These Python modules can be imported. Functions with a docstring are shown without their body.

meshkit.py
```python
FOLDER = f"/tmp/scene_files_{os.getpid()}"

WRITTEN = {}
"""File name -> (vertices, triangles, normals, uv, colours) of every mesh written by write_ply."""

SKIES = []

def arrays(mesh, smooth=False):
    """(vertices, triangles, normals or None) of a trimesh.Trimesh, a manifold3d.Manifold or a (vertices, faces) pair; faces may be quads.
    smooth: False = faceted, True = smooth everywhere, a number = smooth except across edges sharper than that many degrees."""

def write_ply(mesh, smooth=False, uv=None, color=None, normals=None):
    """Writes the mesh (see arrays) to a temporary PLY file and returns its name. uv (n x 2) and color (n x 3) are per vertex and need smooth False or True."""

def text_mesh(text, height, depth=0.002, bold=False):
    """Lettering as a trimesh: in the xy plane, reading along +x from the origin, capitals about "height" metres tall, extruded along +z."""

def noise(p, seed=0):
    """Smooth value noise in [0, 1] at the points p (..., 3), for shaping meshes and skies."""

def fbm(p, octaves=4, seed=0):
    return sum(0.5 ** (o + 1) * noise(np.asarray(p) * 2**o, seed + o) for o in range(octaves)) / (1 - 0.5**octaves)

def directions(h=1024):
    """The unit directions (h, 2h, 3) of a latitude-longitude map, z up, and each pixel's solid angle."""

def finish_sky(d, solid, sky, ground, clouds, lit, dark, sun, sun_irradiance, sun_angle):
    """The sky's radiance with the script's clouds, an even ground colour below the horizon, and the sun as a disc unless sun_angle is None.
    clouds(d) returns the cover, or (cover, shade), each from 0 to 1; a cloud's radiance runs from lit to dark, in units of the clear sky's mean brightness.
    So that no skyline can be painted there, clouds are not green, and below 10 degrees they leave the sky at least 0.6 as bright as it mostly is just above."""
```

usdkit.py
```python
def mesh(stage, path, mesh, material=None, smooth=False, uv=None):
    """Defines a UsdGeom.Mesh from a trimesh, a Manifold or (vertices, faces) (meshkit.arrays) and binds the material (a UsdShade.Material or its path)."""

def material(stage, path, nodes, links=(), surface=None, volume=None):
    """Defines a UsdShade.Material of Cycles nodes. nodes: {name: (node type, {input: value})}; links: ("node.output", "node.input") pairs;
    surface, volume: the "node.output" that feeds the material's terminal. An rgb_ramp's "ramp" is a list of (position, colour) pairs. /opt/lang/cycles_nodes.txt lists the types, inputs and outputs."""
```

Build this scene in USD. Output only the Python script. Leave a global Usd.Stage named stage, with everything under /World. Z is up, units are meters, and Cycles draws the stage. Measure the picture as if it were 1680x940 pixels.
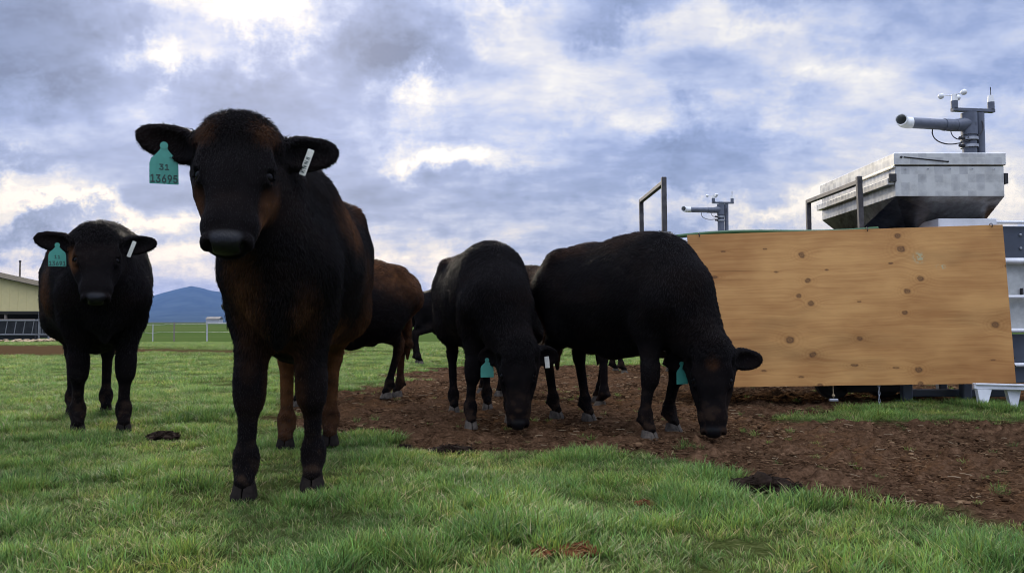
import math, random, os
import numpy as np
import trimesh
from scipy.spatial import cKDTree
from shapely.geometry import Polygon, Point
import shapely
import manifold3d
import usdkit, meshkit
from pxr import Usd, UsdGeom, UsdLux, UsdShade, Gf, Sdf, Vt

# ------------------------------------------------------------------ camera, sky, sun
stage = Usd.Stage.CreateInMemory()
UsdGeom.SetStageUpAxis(stage, 'Z'); UsdGeom.SetStageMetersPerUnit(stage, 1.0)
UsdGeom.Xform.Define(stage, '/World'); UsdGeom.Scope.Define(stage, '/World/Looks')
EYE = np.array([0.0, 0.0, 0.66]); FPX = 1307.0; PITCH = math.atan2(58.0, FPX)
cam = UsdGeom.Camera.Define(stage, '/World/camera')
cam.CreateHorizontalApertureAttr(36.0); cam.CreateVerticalApertureAttr(36.0 * 572 / 1024)
cam.CreateFocalLengthAttr(36.0 * FPX / 1680.0)
cam.CreateClippingRangeAttr(Gf.Vec2f(0.05, 60000.0))
cam.AddTranslateOp().Set(Gf.Vec3d(*EYE)); cam.AddRotateXOp().Set(90.0 + math.degrees(PITCH))
cam.CreateExposureAttr(0.0)

SUN_AZ, SUN_EL = math.radians(-17.6), math.radians(24.0)      # ahead of the camera, a little to the left, behind the cloud
SUN = np.array([math.sin(SUN_AZ) * math.cos(SUN_EL), math.cos(SUN_AZ) * math.cos(SUN_EL), math.sin(SUN_EL)])
sun = UsdLux.DistantLight.Define(stage, '/World/sun')
sun.CreateIntensityAttr(1.0); sun.CreateAngleAttr(14.0); sun.CreateNormalizeAttr(True); sun.CreateColorAttr(Gf.Vec3f(1.0, 0.88, 0.70))
sun.AddRotateXYZOp().Set(Gf.Vec3f(90.0 - math.degrees(SUN_EL), 0.0, 180.0 - math.degrees(SUN_AZ)))

def direction(px, py):
    u, v = (px - 840.0) / FPX, (470.0 - py) / FPX
    d = np.array([u, math.cos(PITCH) - v * math.sin(PITCH), math.sin(PITCH) + v * math.cos(PITCH)])
    return d / np.linalg.norm(d)

def at(px, py, Y):
    d = direction(px, py)
    return EYE + d * (Y / d[1])

def ground(px, py, z=0.0):
    d = direction(px, py)
    return EYE + d * ((z - EYE[2]) / d[2])

SKY_STRENGTH = 0.1
def build_sky():
    nodes = {
        'co': ('texture_coordinate', {}),
        'sky': ('sky_texture', {'sky_type': 'single_scattering', 'sun_disc': False, 'sun_elevation': SUN_EL, 'sun_rotation': SUN_AZ, 'aerosol_density': 1.5}),
        'sep': ('separate_xyz', {}),
        'zc': ('math', {'math_type': 'maximum', 'value2': 0.0}),
        'zp': ('math', {'math_type': 'add', 'value2': 0.27}),
        'ux': ('math', {'math_type': 'divide'}), 'uy': ('math', {'math_type': 'divide'}),
        'plane': ('combine_xyz', {'z': 0.0}),
        'n1': ('noise_texture', {'scale': 1.5, 'detail': 10.0, 'roughness': 0.58, 'distortion': 0.2}),
        'n2': ('noise_texture', {'scale': 6.0, 'detail': 12.0, 'roughness': 0.62, 'distortion': 0.1}),
        'map2': ('mapping', {'location': (3.1, 7.7, 0.0), 'scale': (0.85, 1.15, 1.0)}),
        'nd': ('noise_texture', {'scale': 9.0, 'detail': 8.0, 'roughness': 0.66}),
        'ndc': ('vector_math', {'math_type': 'subtract', 'vector2': (0.5, 0.5, 0.5)}),
        'nds': ('vector_math', {'math_type': 'scale', 'scale': 0.22}),
        'dir': ('vector_math', {'math_type': 'add'}),
    }
    links = [('co.generated', 'sep.vector'), ('sep.z', 'zc.value1'), ('zc.value', 'zp.value1'),
             ('sep.x', 'ux.value1'), ('zp.value', 'ux.value2'), ('sep.y', 'uy.value1'), ('zp.value', 'uy.value2'),
             ('ux.value', 'plane.x'), ('uy.value', 'plane.y'), ('plane.vector', 'n1.vector'),
             ('plane.vector', 'map2.vector'), ('map2.vector', 'n2.vector'),
             ('co.generated', 'nd.vector'), ('nd.color', 'ndc.vector1'), ('ndc.vector', 'nds.vector1'),
             ('co.generated', 'dir.vector1'), ('nds.vector', 'dir.vector2')]
    # cloud masses of this sky: direction (as seen), half-width and half-height in radians, how much brighter (+) or darker (-)
    blobs = CLOUDS
    prev = None
    for i, (px, py, w, h, a) in enumerate(blobs):
        d = direction(px, py); az = math.atan2(d[0], d[1])
        nodes[f'bm{i}'] = ('mapping', {'mapping_type': 'texture', 'location': tuple(d), 'rotation': (0.0, 0.0, -az), 'scale': (w, 0.6, h)})
        nodes[f'bg{i}'] = ('gradient_texture', {'gradient_type': 'quadratic_sphere'})
        nodes[f'ba{i}'] = ('math', {'math_type': 'multiply_add', 'value2': a, 'value3': 0.0})
        links += [('dir.vector', f'bm{i}.vector'), (f'bm{i}.vector', f'bg{i}.vector'), (f'bg{i}.fac', f'ba{i}.value1')]
        if prev:
            links.append((f'{prev}.value', f'ba{i}.value3'))
        prev = f'ba{i}'
    nodes['s1'] = ('math', {'math_type': 'multiply_add', 'value2': 1.5, 'value3': -0.30})
    nodes['s2'] = ('math', {'math_type': 'multiply_add', 'value2': 0.85})
    nodes['s2b'] = ('math', {'math_type': 'add', 'value2': -0.425})
    nodes['s3'] = ('math', {'math_type': 'add'})
    nodes['ramp'] = ('rgb_ramp', {'ramp': [(0.0, (0.16, 0.21, 0.35)), (0.22, (0.25, 0.32, 0.52)), (0.42, (0.35, 0.43, 0.68)), (0.58, (0.53, 0.60, 0.82)),
                                           (0.74, (0.76, 0.77, 0.85)), (0.90, (0.97, 0.94, 0.90)), (1.05, (1.25, 1.17, 1.05))]})
    # cream towards the horizon (thin bright sky under the cloud deck), overcast brightening towards the zenith
    nodes['hz'] = ('rgb_ramp', {'ramp': [(0.0, (1.0, 0.86, 0.66)), (0.09, (1.0, 0.92, 0.78)), (0.22, (1, 1, 1)), (1.0, (1, 1, 1))]})
    nodes['hmul'] = ('mix', {'mix_type': 'multiply', 'fac': 1.0})
    nodes['zen'] = ('map_range', {'from_min': 0.36, 'from_max': 1.0, 'to_min': 1.0, 'to_max': ZENITH, 'clamp': True})
    nodes['gain'] = ('math', {'math_type': 'multiply', 'value2': 1.0 / SKY_STRENGTH * SKY_GAIN})
    nodes['cl'] = ('vector_math', {'math_type': 'scale'})
    nodes['zt'] = ('rgb_ramp', {'ramp': [(0.0, (1, 1, 1)), (0.38, (1, 1, 1)), (0.75, (1.08, 1.0, 0.86)), (1.0, (1.08, 1.0, 0.86))]})
    nodes['zmul'] = ('mix', {'mix_type': 'multiply', 'fac': 1.0})
    nodes['mixs'] = ('mix', {'mix_type': 'mix', 'fac': 0.93})
    nodes['bg'] = ('background_shader', {'strength': SKY_STRENGTH})
    links += [('n1.fac', 's1.value1'), ('n2.fac', 's2.value1'), ('s1.value', 's2.value3'), ('s2.value', 's2b.value1'), ('s2b.value', 's3.value1'), (f'{prev}.value', 's3.value2'),
              ('s3.value', 'ramp.fac'), ('zc.value', 'hz.fac'), ('ramp.color', 'hmul.color1'), ('hz.color', 'hmul.color2'),
              ('zc.value', 'zen.value'), ('zen.result', 'gain.value1'), ('hmul.color', 'zmul.color1'), ('zc.value', 'zt.fac'), ('zt.color', 'zmul.color2'), ('zmul.color', 'cl.vector1'), ('gain.value', 'cl.scale'),
              ('sky.color', 'mixs.color1'), ('cl.vector', 'mixs.color2'), ('mixs.color', 'bg.color')]
    m = usdkit.material(stage, '/World/Looks/sky_light', nodes, links, surface='bg.background')
    dome = UsdLux.DomeLight.Define(stage, '/World/sky')
    dome.CreateIntensityAttr(1.0)
    UsdShade.MaterialBindingAPI.Apply(dome.GetPrim()).Bind(m)
    dome.GetPrim().SetCustomDataByKey('kind', 'structure')
ZENITH, SKY_GAIN = 4.2, 1.0
CLOUDS = [  # px, py, half-width, half-height, strength
    (425, 8, 0.17, 0.09, 1.15), (260, 100, 0.10, 0.055, 0.8), (130, 40, 0.26, 0.10, -0.40), (80, 130, 0.24, 0.08, -0.36), (610, 60, 0.22, 0.12, -0.48), (370, 150, 0.16, 0.06, -0.22), (480, 190, 0.2, 0.08, -0.2),
    (670, 150, 0.09, 0.07, 0.7), (730, 248, 0.16, 0.042, 0.85), (930, 130, 0.34, 0.17, 0.40), (800, 20, 0.2, 0.07, 0.4), (1005, 30, 0.14, 0.05, -0.30), (1090, 235, 0.24, 0.06, -0.30),
    (1220, 40, 0.26, 0.08, 0.40), (1330, 160, 0.22, 0.09, 0.38), (1450, 60, 0.2, 0.05, -0.12), (1560, 230, 0.34, 0.10, 0.25), (1620, 100, 0.2, 0.06, -0.15),
    (30, 285, 0.14, 0.04, 0.6), (150, 335, 0.26, 0.03, 0.7), (70, 362, 0.2, 0.035, -0.40), (150, 425, 0.5, 0.05, 0.55), (330, 280, 0.3, 0.07, -0.2),
    (820, 330, 0.5, 0.06, -0.12), (700, 440, 0.5, 0.07, 0.45), (1240, 345, 0.4, 0.045, 0.42), (1500, 350, 0.5, 0.06, 0.40), (1680, 340, 0.3, 0.06, 0.3),
]
build_sky()

# ------------------------------------------------------------------ helpers
TAKEN = {}
def numbered(parent, name):
    k = (parent, name); n = TAKEN.get(k, 0); TAKEN[k] = n + 1
    return name if n == 0 else f'{name}_{n:03d}'

def say(prim, label=None, category=None, group=None, kind=None):
    for k, v in (('label', label), ('category', category), ('group', group), ('kind', kind)):
        if v:
            prim.SetCustomDataByKey(k, v)
    return prim

def thing(name, label, category, loc=(0, 0, 0), rz=0.0, group=None):
    x = UsdGeom.Xform.Define(stage, '/World/' + numbered('/World', name))
    x.AddTranslateOp().Set(Gf.Vec3d(*map(float, loc)))
    if rz:
        x.AddRotateZOp().Set(float(math.degrees(rz)))
    say(x.GetPrim(), label, category, group)
    return x.GetPrim()

def obj(name, mesh, mat, parent=None, smooth=False, label=None, colors=None):
    base = str(parent.GetPath()) if parent is not None else '/World'
    m = usdkit.mesh(stage, f'{base}/{numbered(base, name)}', mesh, LOOK[mat] if isinstance(mat, str) else mat, smooth=smooth)
    if colors is not None:
        UsdGeom.PrimvarsAPI(m).CreatePrimvar('coat', Sdf.ValueTypeNames.Color3fArray, 'vertex').Set(Vt.Vec3fArray.FromNumpy(np.asarray(colors, np.float32)))
    if label:
        say(m.GetPrim(), label)
    return m.GetPrim()

def cat(*ms):
    return trimesh.util.concatenate([m for m in ms if m is not None])

def box(c, s, rz=0.0):
    m = trimesh.creation.box(extents=s)
    if rz:
        m.apply_transform(trimesh.transformations.rotation_matrix(rz, [0, 0, 1]))
    m.apply_translation(c)
    return m

def frame_to(a, b):
    z = np.asarray(b, float) - a; L = np.linalg.norm(z); z = z / L
    x = np.cross([0, 0, 1.0], z)
    if np.linalg.norm(x) < 1e-6:
        x = np.array([1.0, 0, 0])
    x /= np.linalg.norm(x); y = np.cross(z, x)
    T = np.eye(4); T[:3, 0], T[:3, 1], T[:3, 2], T[:3, 3] = x, y, z, (np.asarray(a) + b) / 2
    return T, L

def bar(a, b, w, h=None):
    """a square tube from a to b"""
    T, L = frame_to(a, b)
    m = bevel_box((w, h or w, L), min(w, h or w) * 0.12); m.apply_transform(T)
    return m

def rod(a, b, r, n=12, r2=None):
    T, L = frame_to(a, b)
    if r2 is None:
        m = trimesh.creation.cylinder(radius=r, height=L, sections=n)
    else:
        m = trimesh.creation.revolve(np.array([[0, -L / 2], [r, -L / 2], [r2, L / 2], [0, L / 2]]), sections=n)
    m.apply_transform(T)
    return m

def bevel_box(s, b):
    s = np.asarray(s, float) / 2; pts = []
    for sx in (-1, 1):
        for sy in (-1, 1):
            for sz in (-1, 1):
                for k in range(3):
                    p = s - b; p = p.copy(); p[k] = s[k]
                    pts.append(p * (sx, sy, sz))
    return trimesh.convex.convex_hull(np.array(pts))

def bbox(c, s, b=0.004, rz=0.0):
    m = bevel_box(s, b)
    if rz:
        m.apply_transform(trimesh.transformations.rotation_matrix(rz, [0, 0, 1]))
    m.apply_translation(c)
    return m

def tube(points, r, n=8):
    """a round tube along a polyline"""
    P = np.asarray(points, float); k = len(P)
    t = np.gradient(P, axis=0); t /= np.linalg.norm(t, axis=1, keepdims=True)
    up = np.array([0.13, 0.21, 0.97]); x = np.cross(up, t); x /= np.linalg.norm(x, axis=1, keepdims=True); y = np.cross(t, x)
    a = np.linspace(0, 2 * math.pi, n, endpoint=False)
    r = np.broadcast_to(r, (k,))
    v = P[:, None] + r[:, None, None] * (np.cos(a)[None, :, None] * x[:, None] + np.sin(a)[None, :, None] * y[:, None])
    v = v.reshape(-1, 3); f = []
    for i in range(k - 1):
        for j in range(n):
            q = [i * n + j, i * n + (j + 1) % n, (i + 1) * n + (j + 1) % n, (i + 1) * n + j]
            f += [[q[0], q[1], q[2]], [q[0], q[2], q[3]]]
    for j in range(1, n - 1):
        f += [[0, j + 1, j], [(k - 1) * n, (k - 1) * n + j, (k - 1) * n + j + 1]]
    return trimesh.Trimesh(v, f, process=False)

def spline(pts, n):
    from scipy.interpolate import CubicSpline
    P = np.asarray(pts, float); t = np.r_[0, np.cumsum(np.linalg.norm(np.diff(P, axis=0), axis=1))]
    return CubicSpline(t, P)(np.linspace(0, t[-1], n))

LOOK = {}
def look(name, nodes, links=(), surface='p.BSDF', volume=None):
    LOOK[name] = usdkit.material(stage, f'/World/Looks/{name}', nodes, links, surface=surface, volume=volume)

def plain(name, color, rough=0.6, metal=0.0, var=0.15, scale=6.0, bump=0.0, bscale=60.0, spec=0.5):
    """a colour with soft uneven wear of its own"""
    c = np.array(color, float)
    nodes = {'co': ('texture_coordinate', {}), 'n': ('noise_texture', {'scale': scale, 'detail': 6.0, 'roughness': 0.65}),
             'r': ('rgb_ramp', {'ramp': [(0.3, tuple(c * (1 - var))), (0.7, tuple(np.minimum(c * (1 + var), 0.95)))]}),
             'rr': ('map_range', {'from_min': 0.3, 'from_max': 0.7, 'to_min': max(rough - 0.12, 0.05), 'to_max': min(rough + 0.12, 1.0)}),
             'p': ('principled_bsdf', {'metallic': metal, 'specular_ior_level': spec})}
    links = [('co.object', 'n.vector'), ('n.fac', 'r.fac'), ('r.color', 'p.base_color'), ('n.fac', 'rr.value'), ('rr.result', 'p.roughness')]
    if bump:
        nodes['nb'] = ('noise_texture', {'scale': bscale, 'detail': 5.0, 'roughness': 0.6})
        nodes['b'] = ('bump', {'strength': 1.0, 'distance': bump})
        links += [('co.object', 'nb.vector'), ('nb.fac', 'b.height'), ('b.normal', 'p.normal')]
    look(name, nodes, links)

# ------------------------------------------------------------------ cattle
def f32(x): return np.asarray(x, np.float32)

class Flesh:
    """a smooth union of tapered limbs and ellipsoids, meshed as one continuous surface"""
    def __init__(self): self.p = []
    def cone(self, a, b, ra, rb, k=0.04, fr=None, lat=1.0, cut=False):
        self.p.append(('c', f32(a), f32(b), ra, rb, k, fr, lat, cut))
    def ell(self, c, r, k=0.03, fr=None, R=None, cut=False):
        self.p.append(('e', f32(c), f32(r), f32(R) if R is not None else None, 0, k, fr, 1.0, cut))
    def bound(self, q):
        kind, a, b, ra, rb, k, fr, lat, cut = q
        if kind == 'c':
            c, r = (a + b) / 2, np.linalg.norm(b - a) / 2 + max(ra, rb) * max(lat, 1.0)
        else:
            c, r = a, float(b.max())
        if fr is not None:
            c = fr[1] + fr[0].T @ c
        return c, r
    def dist(self, P, reach):
        """signed distance at P (n,3); exact only within about reach of the surface"""
        d = np.full(len(P), 1.0, np.float32)
        for q in self.p:
            kind, a, b, ra, rb, k, fr, lat, cut = q
            c, r = self.bound(q)
            near = np.nonzero(((P - f32(c)) ** 2).sum(1) < (r + reach + k) ** 2)[0]
            if not len(near):
                continue
            X = P[near]
            if fr is not None:
                X = (X - f32(fr[1])) @ f32(fr[0]).T
                X[:, 1] /= fr[2]
            if kind == 'c':
                s = f32([1, 1 / lat, 1])
                X, A, B = X * s, a * s, b * s
                ba = B - A
                t = np.clip(((X - A) @ ba) / max(float(ba @ ba), 1e-9), 0, 1)
                e = np.linalg.norm(X - A - t[:, None] * ba, axis=1) - (ra + (rb - ra) * t)
                if lat < 1: e = e * (0.5 + 0.5 * lat)
            else:
                Y = X - a
                if ra is not None:
                    Y = Y @ ra.T
                k0 = np.linalg.norm(Y / b, axis=1); k1 = np.linalg.norm(Y / b ** 2, axis=1)
                e = np.where(k1 > 1e-6, k0 * (k0 - 1) / np.maximum(k1, 1e-6), -b.min())
            D = d[near]
            if cut:
                e = -e
                h = np.maximum(k - np.abs(D - e), 0) / k
                d[near] = np.maximum(D, e) + h * h * k * 0.25
            else:
                h = np.maximum(k - np.abs(D - e), 0) / k
                d[near] = np.minimum(D, e) - h * h * k * 0.25
        return d
    def mesh(self, h):
        lo = np.min([c - r for c, r in map(self.bound, [q for q in self.p if not q[8]])], 0) - 0.05
        hi = np.max([c + r for c, r in map(self.bound, [q for q in self.p if not q[8]])], 0) + 0.05
        B = 4; H = h * B
        n = np.ceil((hi - lo) / H).astype(int) + 1
        g = np.stack(np.meshgrid(*[np.arange(k) for k in n], indexing='ij'), -1).reshape(-1, 3)
        cen = f32(lo + (g + 0.5 - 0.5 / B) * H)
        dc = self.dist(cen, H * 1.5)
        act = np.abs(dc) < H * 1.25
        G = np.where(dc < 0, -1.0, 1.0).astype(np.float32).reshape(n)
        G = G.repeat(B, 0).repeat(B, 1).repeat(B, 2)
        sub = np.stack(np.meshgrid(*[np.arange(B)] * 3, indexing='ij'), -1).reshape(-1, 3)
        idx = (g[act][:, None] * B + sub).reshape(-1, 3)
        val = np.concatenate([self.dist(f32(lo + i * h), 0.02) for i in np.array_split(idx, max(1, len(idx) // 300000))])
        G[idx[:, 0], idx[:, 1], idx[:, 2]] = val
        # surface nets
        S = G < 0
        N = np.array(G.shape) - 1
        cnt = sum(S[i:i + N[0], j:j + N[1], k:k + N[2]].astype(np.int8) for i in (0, 1) for j in (0, 1) for k in (0, 1))
        cells = np.argwhere((cnt > 0) & (cnt < 8))
        cid = -np.ones(N, np.int32); cid[tuple(cells.T)] = np.arange(len(cells))
        acc = np.zeros((len(cells), 3)); num = np.zeros(len(cells))
        for ax in range(3):
            for o in np.ndindex(2, 2):
                s = np.insert(np.array(o), ax, 0); e = s.copy(); e[ax] = 1
                v0, v1 = G[tuple((cells + s).T)], G[tuple((cells + e).T)]
                cr = (v0 < 0) != (v1 < 0)
                t = np.where(cr, v0 / np.where(cr, v0 - v1, 1), 0)
                p = s + 0.0 * t[:, None]; p = np.broadcast_to(s, (len(cells), 3)).astype(float).copy(); p[:, ax] = t
                acc += p * cr[:, None]; num += cr
        V = lo + (cells + acc / num[:, None]) * h
        F = []
        for ax in range(3):
            a1, a2 = (ax + 1) % 3, (ax + 2) % 3
            sl0 = [slice(1, None)] * 3; sl1 = [slice(1, None)] * 3
            sl0[ax] = slice(0, -1); sl1[ax] = slice(1, None)
            A, Bv = S[tuple(sl0)], S[tuple(sl1)]
            e = np.argwhere(A != Bv)
            flip = A[tuple(e.T)]
            base = e + 1; base[:, ax] -= 1
            def cell(d1, d2):
                c = base.copy(); c[:, a1] -= d1; c[:, a2] -= d2
                ok = np.all((c >= 0) & (c < N), 1)
                return np.where(ok, cid[tuple(np.clip(c, 0, N - 1).T)], -1)
            q = np.stack([cell(1, 1), cell(0, 1), cell(0, 0), cell(1, 0)], 1)
            good = (q >= 0).all(1)
            q = np.where(flip[:, None], q, q[:, ::-1])[good]
            F.append(q)
        F = np.vstack(F)
        T = np.vstack([F[:, [0, 1, 2]], F[:, [0, 2, 3]]])
        m = trimesh.Trimesh(V, T, process=False)
        parts = trimesh.graph.connected_component_labels(m.face_adjacency, node_count=len(m.faces))
        big = np.argmax(np.bincount(parts))
        if parts.max() > 0:
            m.update_faces(parts == big); m.remove_unreferenced_vertices()
        return m

def laplace(m, lam=0.5, n=2):
    import scipy.sparse as sp
    e = m.edges_unique; k = len(m.vertices)
    A = sp.coo_matrix((np.ones(2 * len(e)), (np.r_[e[:, 0], e[:, 1]], np.r_[e[:, 1], e[:, 0]])), shape=(k, k)).tocsr()
    deg = np.asarray(A.sum(1)).ravel()
    v = m.vertices.copy()
    for _ in range(n):
        for l in (lam, -lam - 0.02):
            v = v + l * ((A @ v) / deg[:, None] - v)
    m.vertices = v
    return m

BLACK, BROWN = np.array([0.0056, 0.0048, 0.0048]), np.array([0.088, 0.037, 0.014])

def rot_z(a): return np.array([[math.cos(a), -math.sin(a), 0], [math.sin(a), math.cos(a), 0], [0, 0, 1.0]])

EARS = {}
def make_cow(name, label, hoof_px, poll, U, s=1.0, h=0.011, hairs=20000, roll=0.0, girth=1.0, brown=(), tags=None, seed=0, tail=True, hd=1.0, group=None, root=None, heading=None, hooves=None, ear_pose=None, ear_n=(.30, .95), dorsal=0.0, neck_drop=0.0, hair_len=1.0, chest=1.0, depth=1.0, hw=1.0, lg=.80, hoof='hoof', rust=1.0):
    """hoof_px: where the four hooves stand (fore right, fore left, hind right, hind left) as points on the ground; poll and U (poll to muzzle) in the world"""
    rng = np.random.default_rng(seed)
    W4 = np.array(hooves, float) if hooves is not None else np.array([ground(*p)[:2] for p in hoof_px])
    fm, hm = W4[:2].mean(0), W4[2:].mean(0)
    hd_ = fm - hm if heading is None else np.array(heading, float)
    ang = math.atan2(hd_[1], hd_[0]); R = rot_z(ang)
    mid = (fm + hm) / 2
    rootp = np.array([mid[0], mid[1], 0.0]) + R @ np.array([0.05 * s, 0, 0]) if root is None else np.array([*root, 0.0])
    loc = lambda w: R.T @ (np.asarray(w, float) - rootp)
    H = [loc((w[0], w[1], 0)) / s for w in W4]                      # hooves in unit-cow coordinates
    P0 = loc(poll) / s
    u = R.T @ (np.asarray(U, float) / np.linalg.norm(U))
    upish = np.array([0, 0, 1.0]) - u[2] * u
    if np.linalg.norm(upish) < 0.15 or True:
        fwd = np.array([1.0, 0, 0.25]); upish = fwd - (fwd @ u) * u
    # forehead normal: perpendicular to u, in the vertical plane of u
    hz = np.array([u[0], u[1], 0]); hz = hz / max(np.linalg.norm(hz), 1e-6)
    wv = hz * (-u[2]) + np.array([0, 0, 1.0]) * np.linalg.norm(u[:2])
    wv = wv - (wv @ u) * u; wv /= np.linalg.norm(wv)
    vv = np.cross(wv, u)
    if roll:
        c_, s_ = math.cos(roll), math.sin(roll); wv, vv = c_ * wv + s_ * vv, c_ * vv - s_ * wv
    FR = (np.stack([u, vv, wv]) / 1.0, P0, hw)                        # rows: along the face, left, out of the forehead
    hs = hd / 1.0
    def hp(a, b, c): return np.array([a, b, c]) * hs
    fl = Flesh(); L = 0.14
    # trunk
    fl.cone((.30, 0, .885), (-.28, 0, .86), .305, .345, .10, lat=.90 * girth)
    fl.cone((.36, 0, .90), (.1, 0, .9), .29, .30, .10, lat=.74 * chest)
    fl.cone((.02, 0, .80), (-.18, 0, .78), .275 * depth, .28 * depth, .10, lat=1.02 * girth)
    fl.cone((.52, 0, .86), (.26, 0, .89), .235, .30, .10, lat=.74 * chest)
    fl.cone((.42, 0, 1.09), (.05, 0, 1.10), .085, .10, .08)
    fl.cone((-.30, 0, .93), (-.61, 0, .985), .26, .178, .10, lat=.98)
    for sd in (-1, 1):
        fl.cone((-.38, sd * .20, 1.095), (-.46, sd * .16, 1.10), .070, .065, .08)
        fl.cone((-.70, sd * .085, 1.0), (-.66, sd * .09, .95), .07, .09, .08)
        fl.cone((.38, sd * .085 * chest, 1.03), (.54, sd * .115 * chest, .80), .11 * chest ** .5, .112 * chest ** .5, .08)
    fl.cone((.60, 0, .86), (.60, 0, .68), .155, .11, .08, lat=.85)
    fl.cone((.66, 0, .80), (.60, 0, .575), .06, .045, .06, lat=.45)
    fl.cone((.40, 0, .62), (-.05, 0, .53), .10, .09, .10)
    fl.cone((-.22, 0, .535), (-.30, 0, .50), .05, .03, .06)            # sheath
    # neck
    pollc, jaw = P0 + FR[0].T @ hp(.06, 0, -.09), P0 + FR[0].T @ hp(.16, 0, -.16)
    mid1 = np.array([.50, 0, 1.0 - neck_drop]) * .5 + pollc * .5
    fl.cone((.44, 0, 1.03), mid1, .150, .122, .10); fl.cone(mid1, pollc, .122, .10, .07)
    mid2 = np.array([.58, 0, .86]) * .5 + jaw * .5
    fl.cone((.58, 0, .85), mid2, .16, .122, .10); fl.cone(mid2, jaw, .122, .085, .07)
    # legs
    def LG(a, b, ra, rb, k): fl.cone(a, b, ra * (lg if ra < .07 else lg + (1 - lg) * min(1, (ra - .07) / .05)), rb * (lg if rb < .07 else lg + (1 - lg) * min(1, (rb - .07) / .05)), k)
    hoof_at = []
    for i, sd in ((0, -1), (1, 1)):
        q = H[i]; el = np.array([.43, sd * .125 * chest, .66]); fet = q + (-.035, 0, .125)
        kn = el * .47 + fet * .53 + (.03, 0, 0); kn[2] = .375
        pt = np.array([.545, sd * .115 * chest, .80])
        fl.cone(pt, el, .112 * chest ** .5, .100 * chest ** .5, .07); LG(el + (.015, 0, .03), kn, .100 * chest ** .3, .048, .06)
        [LG(kn + (.008, w_ * .010, .04), kn + (.008, w_ * .010, -.04), .041, .037, .05) for w_ in (-1, 1)]; LG(kn + (-.030, 0, .01), fet + (-.016, 0, .05), .020, .014, .03); LG(kn + (-.022, 0, .0), kn + (-.034, 0, .018), .026, .02, .02)
        LG(kn + (.004, 0, 0), fet + (.004, 0, .04), .039, .034, .04); [LG(fet + (-.004, w_ * .007, .012), fet + (-.006, w_ * .008, -.015), .026, .028, .05) for w_ in (-1, 1)]
        LG(fet, q + (.006, 0, .060), .034, .041, .04); LG(fet + (-.045, -.02, -.02), fet + (-.05, .02, -.02), .016, .016, .02)
        hoof_at.append(q)
    for i, sd in ((2, -1), (3, 1)):
        q = H[i]; off = q - np.array([-.56, sd * .14, 0])
        fet = q + (-.045, 0, .125); hock = q + np.array([-.10, 0, .45]); hock[:2] -= off[:2] * .25; hock[2] = .45
        st = np.array([-.33, sd * .175, .66]) + off * .25; st[2] = .66
        hip = np.array([-.46, sd * .12, .92])
        fl.cone(hip, st, .20, .125, .08); LG((-.60, sd * .12, .88), hock + (.06, 0, .20), .15, .075, .08)
        fl.cone(st, hock + (.015, 0, .04), .118, .040, .06); LG(hock + (.0, 0, .03), hock + (.006, 0, -.02), .044, .044, .03)
        LG(hock, fet + (.004, 0, .04), .042, .034, .04); [LG(fet + (0, w_ * .007, .012), fet + (-.005, w_ * .008, -.015), .026, .028, .05) for w_ in (-1, 1)]; LG(hock + (-.045, 0, .055), hock + (.02, 0, .24), .022, .02, .03); LG(hock + (-.045, 0, .055), hock + (-.03, 0, -.03), .022, .022, .03); LG(hock + (-.028, 0, -.03), fet + (-.018, 0, .05), .02, .014, .03)
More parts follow.
